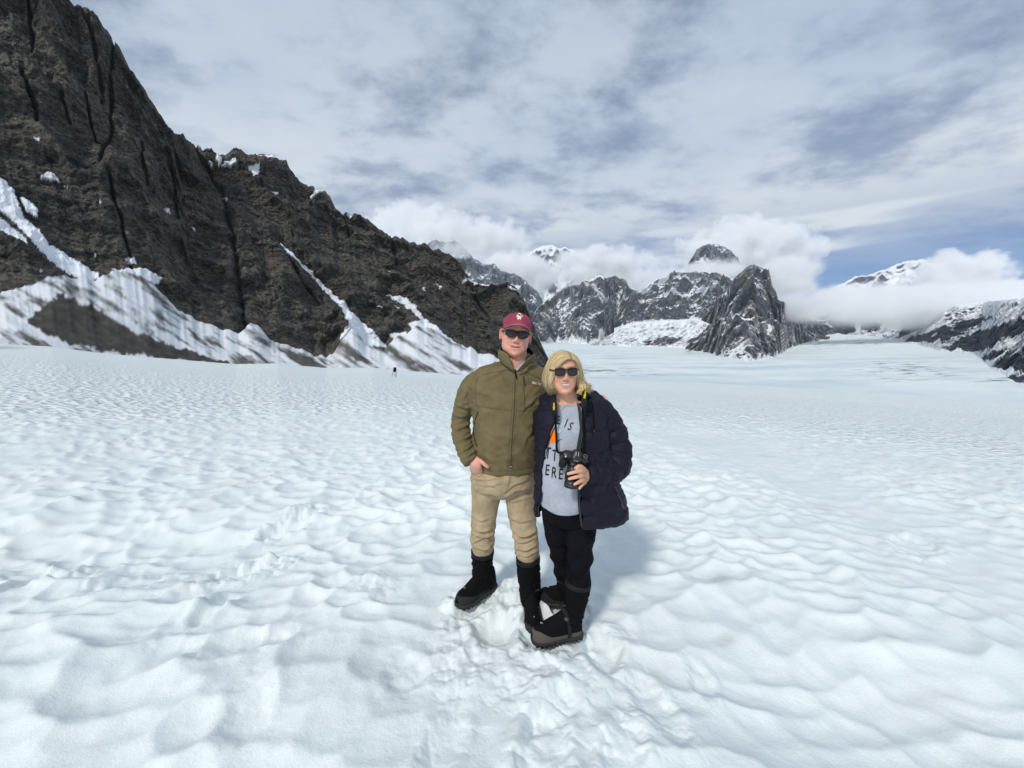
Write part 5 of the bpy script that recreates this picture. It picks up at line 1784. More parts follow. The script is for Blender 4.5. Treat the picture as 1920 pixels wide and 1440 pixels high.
# ------------------------------------------------------------------ the woman
def build_woman(M):
    YW = 2.0
    base = np.array([W(1060, 1180, 1.98)[0], 1.98, 0.0])
    wo = wempty('person', base)
    tag(wo, 'shorter blonde person in open navy puffer jacket and grey printed shirt holding a camera', 'person', 'couple posing on the snow')
    H = Head(W(1061, 696.5, 1.880), roll=math.radians(-1), yaw=math.radians(2), sx=0.93, sy=0.95, sz=0.965, jowl=0.05, crown=0.74)
    skull = H.face(smile=1.0, open_mouth=0.0070, lips=0.55)
    neck = tube([H.out(np.array([[0, -0.015, -0.05]]))[0], W(1063, 750, 1.985), W(1064, 772, 2.0)], [0.050, 0.055, 0.075], 24)
    chest = px_rings([(1064, 752, 24, .062, .06), (1064, 762, 40, .085, .07), (1063, 785, 44, .10, .08), (1061, 850, 42, .10, .09), (1060, 920, 40, .10, .09)], YW)
    armL = tube([W(1112, 775, 2.02), W(1140, 810, 2.04), W(1154, 862, 1.99), W(1130, 884, 1.90), W(1102, 890, 1.825)], [0.045, 0.040, 0.036, 0.032, 0.027], 14)
    armR = tube([W(1030, 775, 2.06), W(1018, 815, 2.2), W(1008, 850, 2.40), W(965, 850, 2.47)], [0.045, 0.04, 0.036, 0.030], 14)
    palm = tube([W(1104, 891, 1.825), W(1097, 892, 1.800), W(1092, 893, 1.785)], [0.026, 0.033, 0.030], 16, flat=0.55, side=(0.45, 1, 0))
    FN = [((1096, 883, 1.785), (1089, 883.5, 1.736), (1077, 885.5, 1.7155), (1065.5, 888.3, 1.722)), ((1097, 891, 1.783), (1090, 892.5, 1.730), (1079, 895, 1.708), (1067.5, 897.8, 1.714)),
          ((1097, 899, 1.785), (1092, 900.5, 1.735), (1085, 904, 1.708), (1077.5, 908, 1.700)), ((1097, 905, 1.79), (1094, 907, 1.748), (1090, 911, 1.720), (1086.5, 916, 1.705))]
    fing = [rounded([W(*p) for p in f], [0.0098, 0.0094, 0.0086, 0.0074 - 0.0004 * k], 12) for k, f in enumerate(FN)]
    fing[3] = rounded([W(*p) for p in FN[3]], [0.0085, 0.0080, 0.0072, 0.0062], 12)
    thumb = rounded([W(1098, 884, 1.81), W(1092, 877, 1.775), W(1086, 874.5, 1.748), W(1079.5, 878.0, 1.738)], [0.0125, 0.0115, 0.0105, 0.0088], 12)
    V, F = union([skull, neck, chest, armL, armR, palm, thumb] + fing, 0.0025, 2, 0.4)
    C = face_tones(H, V, (0.76, 0.43, 0.28), (0.62, 0.22, 0.19), (0.76, 0.30, 0.20), 1.0, 0.2, open_mouth=0.0070)
    add_child('body', (V, F), M['skin'], wo, color=C)
    tt = np.linspace(-0.0255, 0.0255, 25)
    up_, lo_ = [], []
    for x in tt:
        zt, zb = -0.0597 + 3.0 * x * x, -0.0712 + 18.0 * x * x
        for v_ in (0, 0.33, 0.67, 1):
            z_ = zt + (min(zb, zt) - zt) * v_
            yy = 0.0905 - 2.4 * x * x - 0.0012 * v_ - 0.0004 * abs(math.sin(x * 430))
            up_.append((x, yy, z_))
            lo_.append((x, yy - 0.004, z_))
    add_child('teeth', shell(H.out(np.array(up_)).reshape(25, 4, 3), H.out(np.array(lo_)).reshape(25, 4, 3)), M['teeth'], wo)

    # shirt
    V, F = px_rings([(1064, 754, 24.5, .067, .066), (1064, 760, 36, .086, .08), (1064, 774, 47, .108, .09), (1062, 800, 50, .134, .1), (1060, 840, 51, .148, .11), (1059, 880, 52, .158, .12),
                     (1060, 915, 51, .158, .12), (1060, 934, 49, .150, .12), (1060, 940, 47.5, .146, .118)], YW, 72, 90)
    N = normals_of(V, F)
    V = V + N * (0.005 * fbm(V[:, 0] * 9, V[:, 1] * 9, V[:, 2] * 4.5, 3, seed=5) * sstep(V[:, 2], 1.35, 1.2))[:, None]
    V[:, 2] += -0.012 * np.cos((V[:, 0] - W(1055, 940, 1.9)[0]) * 16) * sstep(V[:, 2], 0.86, 0.76)
    tee = add_child('shirt', (V, F), M['tee'], wo)
    bt = bvh_of(V, F)
    add_child('neckband', ribbon(bt, [(1045, 757), (1052, 759.5), (1063, 760.5), (1075, 759.5), (1084, 756)], 0.012, 0.0005, 30, 0.002), M['tee'], tee)
    I = M['ink']
    tb = 0.012
    add_child('lettering', lettering(bt, 'E', 1043.2, 795.3, 15.5, 0.62, -0.05, math.radians(-4), 0.002, tb), I, tee, smooth=False)
    add_child('lettering', lettering(bt, 'I', 1056.4, 800.6, 16, 0.7, 0.32, math.radians(-4), 0.002, tb), I, tee, smooth=False)
    add_child('lettering', lettering(bt, 'S', 1062.8, 805.2, 15, 0.72, 0.22, math.radians(-14), 0.002, tb), I, tee, smooth=False)
    add_child('lettering', lettering(bt, 'T', 1021.5, 859.0, 21, 0.58, 0, math.radians(-6), 0.002, tb), I, tee, smooth=False)
    add_child('lettering', lettering(bt, 'T', 1034.0, 863.5, 21, 0.58, 0, math.radians(-6), 0.002, tb), I, tee, smooth=False)
    add_child('lettering', lettering(bt, 'E', 1047.5, 866.0, 20, 0.55, 0, math.radians(-4), 0.002, tb), I, tee, smooth=False)
    add_child('lettering', lettering(bt, 'E', 1021.5, 890.5, 20, 0.58, 0, math.radians(-5), 0.002, tb), I, tee, smooth=False)
    add_child('lettering', lettering(bt, 'R', 1033.0, 895.0, 20, 0.58, 0, math.radians(-5), 0.002, tb), I, tee, smooth=False)
    add_child('lettering', lettering(bt, 'E', 1046.5, 898.0, 20, 0.58, 0, math.radians(-4), 0.002, tb), I, tee, smooth=False)
    add_child('printed_disc', patch(bt, [(1034.5 + 12.5 * math.cos(t), 818 + 13.2 * math.sin(t)) for t in np.linspace(0, 2 * math.pi, 28, endpoint=False)], 0.0022), M['orange'], tee)
    add_child('printed_dot', patch(bt, [(1048 + 3.6 * math.cos(t), 808.5 + 4.0 * math.sin(t)) for t in np.linspace(0, 2 * math.pi, 16, endpoint=False)], 0.0022), M['cyan'], tee)
    add_child('printed_stem', ribbon(bt, [(1045, 830), (1047, 826), (1053, 823.5)], [0.007, 0.005, 0.002], 0.002, 10, 0.0006), I, tee)
    # necklace
    nb = bvh_of(*join([(V, F)]))
    chain = [cast(bt, x, y) for x, y in catmull([(1046, 757.5), (1050, 762), (1054.5, 767), (1059, 763), (1066, 757)], 26)]
    nk = add_child('necklace', tube([c[0] + c[1] * 0.0025 for c in chain], [0.0009] * 26, 6, 60), M['gold'], wo)
    c0, n0 = cast(bt, 1054.5, 768)
    add_child('pendant', rounded([c0 + n0 * 0.004, c0 + n0 * 0.004 + np.array([0, 0, -0.006])], [0.0028, 0.0022], 8), M['gold'], nk)

    # black trousers
    hips = px_rings([(1062, 918, 47, .135, .125), (1063, 935, 50, .140, .13), (1064, 955, 50, .135, .13), (1066, 972, 40, .11, .11), (1067, 985, 20, .06, .07)], YW, 44, 36)
    legF = tube([W(1086, 955, 2.0), W(1088, 990, 1.985), W(1088, 1025, 1.975), W(1087, 1060, 1.968), W(1085, 1090, 1.962), W(1083, 1105, 1.958)], [0.093, 0.084, 0.073, 0.064, 0.057, 0.052], 30, 60)
    legB = tube([W(1046, 955, 2.02), W(1047, 995, 2.05), W(1051, 1030, 2.09), W(1056, 1065, 2.13), W(1061, 1092, 2.155), W(1064, 1105, 2.165)], [0.090, 0.076, 0.066, 0.058, 0.053, 0.050], 30, 60)
    V, F = union([hips, legF, legB], 0.005, 5, 0.5)
    N = normals_of(V, F)
    px, py = pix_of(V[:, 0], V[:, 1], V[:, 2])
    wig = 2.5 * fbm(V[:, 0] * 7, V[:, 1] * 7, V[:, 2] * 4, 2, seed=24)
    V = V + N * (0.007 * sstep(py, 985, 1040) * np.sin(py * 0.19 + (px - 1070) * 0.05 + wig) + 0.004 * (ridged(V[:, 0] * 8, V[:, 1] * 8, V[:, 2] * 8, 3, seed=27) - 0.7))[:, None]
    add_child('trousers', (V, F), M['black_pants'], wo)

    boot(wo, M, (0.378, 1.952), (0.112, 1.900), 0.0, gaiter=([W(1084.5, 1090, 1.960), W(1083, 1108, 1.957), W(1080, 1128, 1.952), W(1077, 1148, 1.947), W(1074, 1163, 1.943)], [0.066, 0.062, 0.055, 0.050, 0.050]),
         rand=(0.105, 0.085, 0.078), sc=0.98, length=0.275)
    boot(wo, M, (0.425, 2.165), (0.172, 2.235), 0.0, gaiter=([W(1062, 1078, 2.15), W(1064, 1095, 2.165), W(1067, 1112, 2.175), W(1070, 1122, 2.18)], [0.060, 0.056, 0.052, 0.050]),
         rand=(0.020, 0.018, 0.018), sc=0.92, length=0.262)
    BOOT_BEDS.extend([(0.30, 1.935, 0.09, 0.014), (0.18, 1.915, 0.09, 0.012), (0.30, 2.2, 0.11, 0.014)])

    # puffer jacket worn open
    Lx = [(740, 1038), (752, 1040), (775, 1043), (795, 1041), (815, 1032), (840, 1024), (870, 1019), (910, 1017), (940, 1015), (970, 1006), (1000, 1004), (1010, 1003)]
    Rx = [(740, 1085), (752, 1086), (775, 1090), (800, 1094), (820, 1091), (845, 1086), (880, 1086), (910, 1088), (950, 1090), (1000, 1096), (1010, 1097)]
    rows = catmull([(1066, 752, 40, .085, .10), (1068, 760, 55, .105, .115), (1070, 775, 63, .130, .13), (1071, 800, 67, .155, .145), (1073, 835, 70, .172, .155), (1077, 870, 74, .180, .16),
                    (1082, 905, 80, .185, .165), (1087, 938, 85.5, .185, .165), (1089, 957, 87, .180, .16), (1089, 964, 85, .172, .155)], 90)
    outer, inner, eL, eR = [], [], [], []
    for (cx, py, hw, df, db) in rows:
        c = W(cx, py, YW)
        hx = hw * mpp(cx, py, YW)
        yf = YW - df * 0.86
        pyf = pix_of(np.array([c[0]]), np.array([yf]), np.array([c[2]]))[1][0]
        xl = W(np.interp(pyf, *zip(*Lx)), pyf, yf)[0]
        xr = W(np.interp(pyf, *zip(*Rx)), pyf, yf)[0]
        aL = math.acos(max(-0.985, min(0.98, (xl - c[0]) / hx)))
        aR = math.acos(max(-0.98, min(0.985, (xr - c[0]) / hx)))
        # start at the right front edge, round the back, to the left front edge
        th = np.linspace(-aR, 2 * math.pi - aL, 84)
        ro, ri = [], []
        for t in th:
            co, si = math.cos(t), math.sin(t)
            dd = df if si < 0 else db
            p = 2.25
            e = 2 / p
            X, Y_ = math.copysign(abs(co) ** e, co), math.copysign(abs(si) ** e, si)
            ro.append((c[0] + hx * X, c[1] + dd * Y_, c[2]))
            ri.append((c[0] + (hx - 0.024) * X, c[1] + (dd - 0.024) * Y_, c[2]))
        outer.append(ro)
        inner.append(ri)
        eR.append((np.array(ro[0]) + np.array(ri[0])) / 2)
        eL.append((np.array(ro[-1]) + np.array(ri[-1])) / 2)
    body = shell(np.array(outer), np.array(inner))
    sp = [W(1108, 764, 2.02), W(1126, 778, 2.03), W(1144, 806, 2.04), W(1156, 842, 2.02), W(1155, 870, 1.975), W(1140, 885, 1.925), W(1120, 888, 1.87), W(1104, 889, 1.835), W(1098, 889.5, 1.822)]
    sr = [0.070, 0.080, 0.081, 0.080, 0.077, 0.071, 0.062, 0.053, 0.045]
    sleeve = tube(sp, sr, 30, 80)
    sleeveR = tube([W(1034, 768, 2.03), W(1022, 790, 2.10), W(1014, 820, 2.24), W(1008, 845, 2.38), W(980, 850, 2.46)], [0.070, 0.072, 0.066, 0.058, 0.05], 24, 40)
    hood = tube([W(1030, 768, 1.935), W(1022, 757, 2.02), W(1030, 748, 2.10), W(1064, 742, 2.15), W(1098, 744, 2.12), W(1117, 750, 2.05), W(1112, 757, 1.965), W(1101, 770, 1.915)],
                [0.018, 0.032, 0.042, 0.048, 0.045, 0.038, 0.028, 0.016], 20, 70)
    V, F = union([body, sleeve, sleeveR, hood], 0.0055, 4, 0.5)
    N = normals_of(V, F)
    px, py = pix_of(V[:, 0], V[:, 1], V[:, 2])
    cpts = catmull([np.append(p, r) for p, r in zip(sp, sr)], 120)
    dmin = np.full(len(V), 9.0)
    tpos = np.zeros(len(V))
    cum = np.concatenate([[0], np.cumsum(np.linalg.norm(np.diff(cpts[:, :3], axis=0), axis=1))])
    for k in range(120):
        q = np.linalg.norm(V - cpts[k, :3], axis=1)
        better = q < dmin
        dmin = np.where(better, q, dmin)
        tpos = np.where(better, cum[k], tpos)
    onarm = sstep(dmin, 0.110, 0.088) * (px > 1092)
    wob = 0.35 * fbm(V[:, 0] * 6, V[:, 1] * 6, V[:, 2] * 6, 3, seed=34)
    qb = np.abs(np.sin(np.pi * (V[:, 2] / 0.105 + 0.25 * wob)))
    qa = np.abs(np.sin(np.pi * (tpos / 0.082 + 0.35 * wob)))
    quilt = np.where(onarm > 0.5, qa, qb) ** 0.55
    crease = ridged(V[:, 0] * 13, V[:, 1] * 13, V[:, 2] * 20, 3, seed=36) - 0.7
    inner_side = np.zeros(len(V))
    V = V + N * (0.0115 * (quilt - 0.72) + 0.0042 * crease)[:, None]
    pj = add_child('puffer_jacket', (V, F), M['navy'], wo)
    bj = bvh_of(V, F)
    eL, eR = np.array(eL), np.array(eR)
    fwd = np.array([0, -0.004, 0])
    add_child('zip_edge', tube(eL[::6] + fwd + np.array([0.006, 0, 0]), [0.0026] * len(eL[::6]), 8, 80), M['piping'], pj)
    add_child('zip_edge', tube(eR[::6] + fwd + np.array([-0.006, 0, 0]), [0.0026] * len(eR[::6]), 8, 80), M['piping'], pj)
    # lining showing along the right-hand opening
    lw = np.interp(np.linspace(0, 1, 90), [0, 0.1, 0.3, 0.45, 0.6, 1], [0.006, 0.014, 0.026, 0.018, 0.008, 0.006])
    add_child('lining', shell(np.stack([eR + np.array([-0.004, -0.004, 0]), eR + np.stack([-lw - 0.004, 0.014 + 0 * lw, 0 * lw], -1)], 1),
                              np.stack([eR + np.array([-0.004, 0.004, 0]), eR + np.stack([-lw - 0.004, 0.022 + 0 * lw, 0 * lw], -1)], 1)), M['lining'], pj)
    add_child('pocket_zip', ribbon(bj, [(1153, 912), (1160, 930), (1166, 946)], 0.006, 0.001, 16, 0.003), M['piping'], pj)
    add_child('zip_pull', ribbon(bj, [(1164, 946), (1168, 953)], 0.008, 0.003, 6, 0.004), M['grey_nylon'], pj)
    add_child('drawcord', ribbon(bj, [(1109, 752), (1112, 775), (1113, 800), (1112, 812)], 0.004, 0.003, 24, 0.004), M['gaiter'], pj)
    add_child('cord_toggle', ribbon(bj, [(1112, 805), (1112.5, 812)], 0.007, 0.004, 6, 0.006), M['piping'], pj)
    hair(H, wo, M)
    sunglasses(H, wo, dict(lens=M['lens'], frame=M['tortoise']), 0.0255, 0.0190, 0.0330, 0.002, 2.2, 3.4, 0.0019, 0.0036, brow=0.0018, yb=0.1095)
    return wo, bt


def hair(H, parent, M):
    """shoulder-length parted hair: a close cap and several hundred locks"""
    R = np.random.RandomState(3)
    # locks from the parting over to the picture's left, front to back
    GL = [[(0.034, 0.086, 0.078), (0.004, 0.102, 0.080), (-0.030, 0.101, 0.048), (-0.056, 0.083, 0.004), (-0.070, 0.062, -0.050), (-0.074, 0.058, -0.100), (-0.066, 0.066, -0.140)],
          [(0.034, 0.078, 0.092), (-0.004, 0.090, 0.100), (-0.046, 0.083, 0.066), (-0.075, 0.062, 0.010), (-0.090, 0.046, -0.050), (-0.094, 0.042, -0.105), (-0.086, 0.048, -0.150)],
          [(0.032, 0.040, 0.118), (-0.012, 0.045, 0.124), (-0.060, 0.040, 0.090), (-0.090, 0.028, 0.020), (-0.103, 0.020, -0.050), (-0.106, 0.018, -0.110), (-0.098, 0.024, -0.158)],
          [(0.028, -0.020, 0.128), (-0.015, -0.020, 0.132), (-0.062, -0.020, 0.098), (-0.093, -0.022, 0.020), (-0.104, -0.026, -0.055), (-0.104, -0.030, -0.115), (-0.092, -0.028, -0.160)],
          [(0.022, -0.070, 0.110), (-0.012, -0.080, 0.110), (-0.050, -0.085, 0.080), (-0.075, -0.085, 0.015), (-0.082, -0.082, -0.055), (-0.080, -0.080, -0.115), (-0.070, -0.078, -0.160)]]
    GR = [[(0.036, 0.086, 0.078), (0.054, 0.088, 0.066), (0.071, 0.074, 0.032), (0.080, 0.060, -0.015), (0.084, 0.052, -0.060), (0.090, 0.056, -0.098), (0.112, 0.060, -0.116)],
          [(0.036, 0.074, 0.094), (0.062, 0.074, 0.078), (0.083, 0.058, 0.032), (0.092, 0.044, -0.020), (0.098, 0.036, -0.062), (0.116, 0.044, -0.090), (0.146, 0.044, -0.104)],
          [(0.036, 0.040, 0.114), (0.066, 0.040, 0.092), (0.090, 0.028, 0.034), (0.100, 0.016, -0.025), (0.108, 0.012, -0.068), (0.128, 0.022, -0.096), (0.154, 0.024, -0.110)],
          [(0.032, -0.020, 0.126), (0.066, -0.022, 0.100), (0.091, -0.026, 0.030), (0.099, -0.030, -0.035), (0.104, -0.030, -0.085), (0.116, -0.024, -0.120), (0.130, -0.018, -0.132)],
          [(0.026, -0.070, 0.110), (0.052, -0.082, 0.080), (0.074, -0.086, 0.015), (0.080, -0.084, -0.055), (0.080, -0.080, -0.110), (0.076, -0.078, -0.150), (0.07, -0.076, -0.160)]]
    parts, cols = [], []

    def lock(G, q, spread, rr, dark):
        i = min(int(q), len(G) - 2)
        f = q - i
        P = np.array(G[i]) * (1 - f) + np.array(G[i + 1]) * f
        k = np.linspace(0.15, 1.0, len(P))[:, None]
        inward = 1.0 - R.uniform(0, 0.10)
        P = P * np.array([inward, inward, 1.0])
        P = P + R.normal(0, spread, (1, 3)) * k + R.normal(0, spread * 0.35, P.shape) * k
        P[-1, 2] += R.uniform(-0.022, 0.026)
        if G is GL:
            P[-2:, 0] *= np.array([0.95, 0.84])
        n = len(P)
        r = rr * np.interp(np.linspace(0, 1, n), [0, 0.25, 0.7, 1], [0.8, 1.0, 0.9, 0.30])
        left = G is GL
        P[:, 2] = np.where(P[:, 2] < 0, P[:, 2] * (0.70 if left else 0.86), P[:, 2])
        P[:, 0] = np.where(P[:, 0] < 0, P[:, 0] * 0.95, P[:, 0])
        wv = R.uniform(0, 6)
        P[:, 1] += 0.004 * np.sin(np.arange(n) * 1.5 + wv)
        P[:, 0] += 0.0035 * np.sin(np.arange(n) * 1.3 + wv * 2) * np.linspace(0, 1, n)
        V, F = tube(H.out(P), r, 4, 13, flat=0.6)
        parts.append((V, F))
        c = np.array([0.70, 0.53, 0.285]) * (1 - dark) + np.array([0.30, 0.18, 0.08]) * dark
        c = c * R.uniform(0.58, 1.25) * np.array([1, R.uniform(0.94, 1.05), R.uniform(0.85, 1.15)])
        L = H.into(V)
        tipd = sstep(L[:, 2], -0.05, -0.11) * 0.5 * (L[:, 0] < 0)
        rootd = sstep(L[:, 2], 0.095, 0.13) * 0.12
        cols.append(c[None, :] * (1 - tipd - rootd)[:, None])
    for k in range(1000):
        lock(GL, 4 * (k / 999) ** 1.35, 0.0045 + 0.004 * (k % 5 == 0), R.uniform(0.0011, 0.0026), max(0, R.normal(0.05, 0.12)))
    for k in range(750):
        lock(GR, 4 * (k / 749) ** 1.35, 0.0050 + 0.004 * (k % 5 == 0), R.uniform(0.0011, 0.0025), max(0, R.normal(0.05, 0.12)))
    # fine flyaways that blur the outline
    for k in range(150):
        lock(GL if k % 2 else GR, R.uniform(0, 4), 0.009, R.uniform(0.0004, 0.0007), 0)
    # stray curled ends on the right
    for k in range(16):
        x0 = R.uniform(0.075, 0.115)
        a0 = R.uniform(0, 6)
        P = [(x0, 0.060, -0.066), (x0 + 0.004, 0.068, -0.084), (x0 - 0.006 + 0.01 * math.sin(a0), 0.074, -0.100), (x0 - 0.004 + 0.020 * math.cos(a0), 0.078, -0.110 - 0.008 * math.sin(a0)), (x0 + 0.014, 0.080, -0.104)]
        V, F = tube(H.out(np.array(P)), [0.0022, 0.0020, 0.0016, 0.0012, 0.0006], 5, 18)
        parts.append((V, F))
        cols.append(np.tile(np.array([[0.60, 0.42, 0.19]]) * R.uniform(0.8, 1.2), (len(V), 1)))
    # close cap below the locks, open over the face
    zz = np.linspace(0.129, -0.10, 34)
    m, n = len(zz), 60
    a = np.linspace(0, 2 * math.pi, n, endpoint=False)
    V = []
    for z in zz:
        zc = min(0.125, max(-0.12, z - 0.006))
        w = np.interp(zc, HEAD_Z[::-1], HEAD_W[::-1]) + 0.0005
        b = np.interp(max(zc, -0.02), HEAD_Z[::-1], HEAD_B[::-1]) + 0.001
        f = np.interp(zc, HEAD_Z[::-1], HEAD_F[::-1]) + 0.001
        lim = 0.2 if z > 0.095 else float(np.interp(z, [-0.1, 0.0, 0.06, 0.085, 0.095], [0.030, 0.034, 0.05, 0.07, 0.09]))
        for t in a:
            c, s = math.cos(t), math.sin(t)
            y = (f if s > 0 else b) * s
            V.append((w * c * (0.93 if y > lim else 1.0), min(y, lim), z))
    Vc, Fc = H.out(np.array(V)), cap_faces(m, n)
    parts.append((Vc, Fc))
    cols.append(np.tile(np.array([[0.46, 0.33, 0.17]]), (len(Vc), 1)))
    V, F = join(parts)
    o = add_child('hair', (V, F), M['hair'], parent, color=np.vstack(cols))
    return o


# ------------------------------------------------------------------ the camera on its strap
def build_slr(M, tee):
    root = wempty('slr_camera', W(1072, 880, 1.80))
    tag(root, 'black camera with long zoom lens held against the grey printed shirt', 'camera')
    # body frame: right, up and out of the lens mount
    a0, a1 = W(1075.5, 868, 1.800), W(1070.5, 915, 1.728)
    ax = a1 - a0
    ax /= np.linalg.norm(ax)
    rt = np.array([0.98, 0.0, -0.16])
    rt = rt - ax * (rt @ ax)
    rt /= np.linalg.norm(rt)
    up = np.cross(rt, ax)
    up = up if up[1] < 0 or up[2] > 0 else -up

    def B(x, y, z):
        return a0 + rt * x + up * y + ax * z

    def block(prof, z0, z1, bev=0.006):
        """rounded outline extruded along the lens axis"""
        c = catmull(prof + prof[:1], 40)[:-1]
        rows = []
        cen = c.mean(axis=0)
        for z, k in ((z0, 0.86), (z0 + (z1 - z0) * 0.18, 1.0), (z0 + (z1 - z0) * 0.82, 1.0), (z1, 0.88)):
            rows += [B(*(cen + (p - cen) * k), z) for p in c]
        return np.array(rows), cap_faces(4, len(c))
    body = [(-0.062, -0.030), (-0.064, 0.020), (-0.055, 0.036), (-0.025, 0.040), (0.030, 0.040), (0.058, 0.034), (0.064, 0.010), (0.063, -0.034), (0.050, -0.042), (-0.048, -0.042)]
    bo = add_child('camera_body', block(body, -0.045, -0.004), M['plastic'], root)
    add_child('grip', tube([B(-0.050, 0.030, 0.006), B(-0.052, 0.0, 0.014), B(-0.050, -0.036, 0.010)], [0.016, 0.019, 0.016], 16, 24), M['rubber'], root)
    pr = [(-0.024, 0.036), (-0.017, 0.062), (0.017, 0.062), (0.024, 0.036)]
    pm = add_child('viewfinder_hump', block(pr, -0.044, 0.006), M['plastic'], root)
    for dx in (-0.006, 0.006):
        add_child('hot_shoe_rail', tube([B(dx, 0.064, -0.034), B(dx, 0.064, -0.012)], [0.0014, 0.0014], 6, 4), M['white_ink'], pm)
    plate = np.array([B(-0.0115, 0.047, 0.0072), B(0.0115, 0.047, 0.0072), B(0.0115, 0.0525, 0.0062), B(-0.0115, 0.0525, 0.0062)])
    add_child('name_plate', (plate, [(0, 1, 2, 3)]), M['white_ink'], pm, smooth=False)
    dial = tube([B(0.042, 0.040, -0.025), B(0.042, 0.050, -0.025)], [0.0125, 0.0120], 20, 6)
    dl = add_child('mode_dial', dial, M['plastic'], root)
    for k in range(8):
        t = 2 * math.pi * k / 8
        c = B(0.042 + 0.0095 * math.cos(t), 0.0508, -0.025 + 0.0095 * math.sin(t))
        add_child('dial_mark', rounded([c, c + up * 0.0006], [0.0011, 0.0010], 6, 4), M['white_ink'], dl)
    add_child('shutter_button', tube([B(-0.048, 0.040, -0.008), B(-0.048, 0.046, -0.006)], [0.006, 0.0055], 14, 4), M['steel'], root)
    # lens barrel in steps, ribs on the zoom ring, glass in front
    Lb = 0.118
    prof = [(-0.006, 0.031), (0.006, 0.031), (0.008, 0.0275), (0.028, 0.0275), (0.030, 0.030), (0.036, 0.030), (0.038, 0.0285), (0.052, 0.031), (0.086, 0.0325), (0.088, 0.0312), (0.094, 0.0312), (0.096, 0.0338), (Lb - 0.003, 0.0338), (Lb, 0.0325), (Lb - 0.001, 0.0285), (Lb - 0.008, 0.0265)]
    n = 48
    V = []
    for (z, r) in prof:
        for k in range(n):
            t = 2 * math.pi * k / n
            V.append(B(r * math.cos(t), r * math.sin(t), z))
    le = add_child('lens_barrel', (np.array(V), cap_faces(len(prof), n)), M['plastic'], root)
    V = []
    for z, r in ((0.050, 0.0318), (0.052, 0.0332), (0.084, 0.0346), (0.086, 0.033)):
        for k in range(96):
            t = 2 * math.pi * k / 96
            q = r - (0.0010 if k % 2 and 0.051 < z < 0.085 else 0)
            V.append(B(q * math.cos(t), q * math.sin(t), z))
    add_child('zoom_ring', (np.array(V), cap_faces(4, 96)), M['rubber'], le)
    V = []
    for r, z in ((0.0266, Lb - 0.0075), (0.022, Lb - 0.0050), (0.014, Lb - 0.0032), (0.004, Lb - 0.0025)):
        for k in range(32):
            t = 2 * math.pi * k / 32
            V.append(B(r * math.cos(t), r * math.sin(t), z))
    add_child('front_glass', (np.array(V), cap_faces(4, 32)), M['glass'], le)
    # neck strap: broad round the neck, narrow down to the body
    wideL = [W(*p) for p in ((1036.0, 743, 1.895), (1037.2, 751, 1.850), (1038.3, 761, 1.830), (1040.0, 774, 1.828), (1041, 780, 1.832))]
    wideR = [W(*p) for p in ((1096.5, 734, 1.895), (1096.0, 742, 1.850), (1095.2, 751, 1.832), (1093.5, 761, 1.830), (1092.5, 766, 1.832))]
    neckband = [W(*p) for p in ((1036.0, 743, 1.895), (1040, 738, 1.99), (1050, 738, 2.05), (1064, 738, 2.065), (1080, 737, 2.05), (1092, 735, 1.99), (1096.5, 734, 1.895))]
    wid = [0.0135, 0.0140, 0.0140, 0.0125, 0.0075]
    st = add_child('neck_strap', join([tube(wideL, wid, 10, 50, flat=0.14, side=(0, 0.4, -0.9)), tube(wideR, wid, 10, 50, flat=0.14, side=(0, 0.4, -0.9)), tube(neckband, [0.012] * 7, 10, 40, flat=0.2, side=(1, 0, 0))]), M['strap'], root)
    lug = B(-0.064, 0.034, -0.022), B(0.064, 0.030, -0.022)
    nl = [W(1041, 779, 1.832), W(1042.3, 800, 1.845), W(1043.5, 825, 1.832), W(1045, 846, 1.818), lug[0]]
    nr = [W(1092.5, 765, 1.832), W(1093.5, 790, 1.845), W(1095, 820, 1.825), W(1096, 845, 1.805), lug[1]]
    add_child('strap_webbing', tube(nl, [0.0055, 0.0052, 0.0055, 0.0060, 0.005], 8, 50, flat=0.25), M['gaiter'], st)
    add_child('strap_webbing', tube(nr, [0.0055, 0.0052, 0.0055, 0.0060, 0.005], 8, 50, flat=0.25), M['gaiter'], st)
    for (pts, px, py, t, h) in ((wideL, 1040.4, 769.0, math.radians(93), 2.9), (wideR, 1097.4, 747.5, math.radians(83), 3.0)):
        add_child('strap_lettering', lettering(bvh_of(*tube(pts, wid, 10, 50, flat=0.14, side=(0, 0.4, -0.9))), 'Nikon', px, py, h * 1.25, 1.0, 0.15, t, 0.0012, 0.035), M['yellow'], st, smooth=False)
    return root
# ------------------------------------------------------------------ low clouds round the summits
def cloud_material(name, dens, seed, lump, soft, flat, squash):
    m = bpy.data.materials.new(name)
    m.use_nodes = True
    t = NT(m.node_tree)
    tc = t.n('ShaderNodeTexCoord')
    p = tc.outputs['Object']
    rad = t.vmath('LENGTH', p)
    q = t.vmath('ADD', t.vmath('MULTIPLY', p, squash), (seed * 3.7, seed * 1.9, seed * 0.7))
    n = t.noise(q, 1.0, 4, 0.58)
    body = t.math('SUBTRACT', 1.0, rad)
    v = t.math('ADD', body, t.math('MULTIPLY', t.math('SUBTRACT', n, 0.5), lump))
    d = t.smooth(v, flat, flat + soft, 0.0, dens)
    vol = t.n('ShaderNodeVolumePrincipled')
    vol.inputs['Color'].default_value = (1.0, 1.0, 1.0, 1)
    vol.inputs['Anisotropy'].default_value = -0.15
    t.put(vol.inputs['Density'], d)
    o = t.n('ShaderNodeOutputMaterial')
    t.t.links.new(vol.outputs[0], o.inputs['Volume'])
    return m


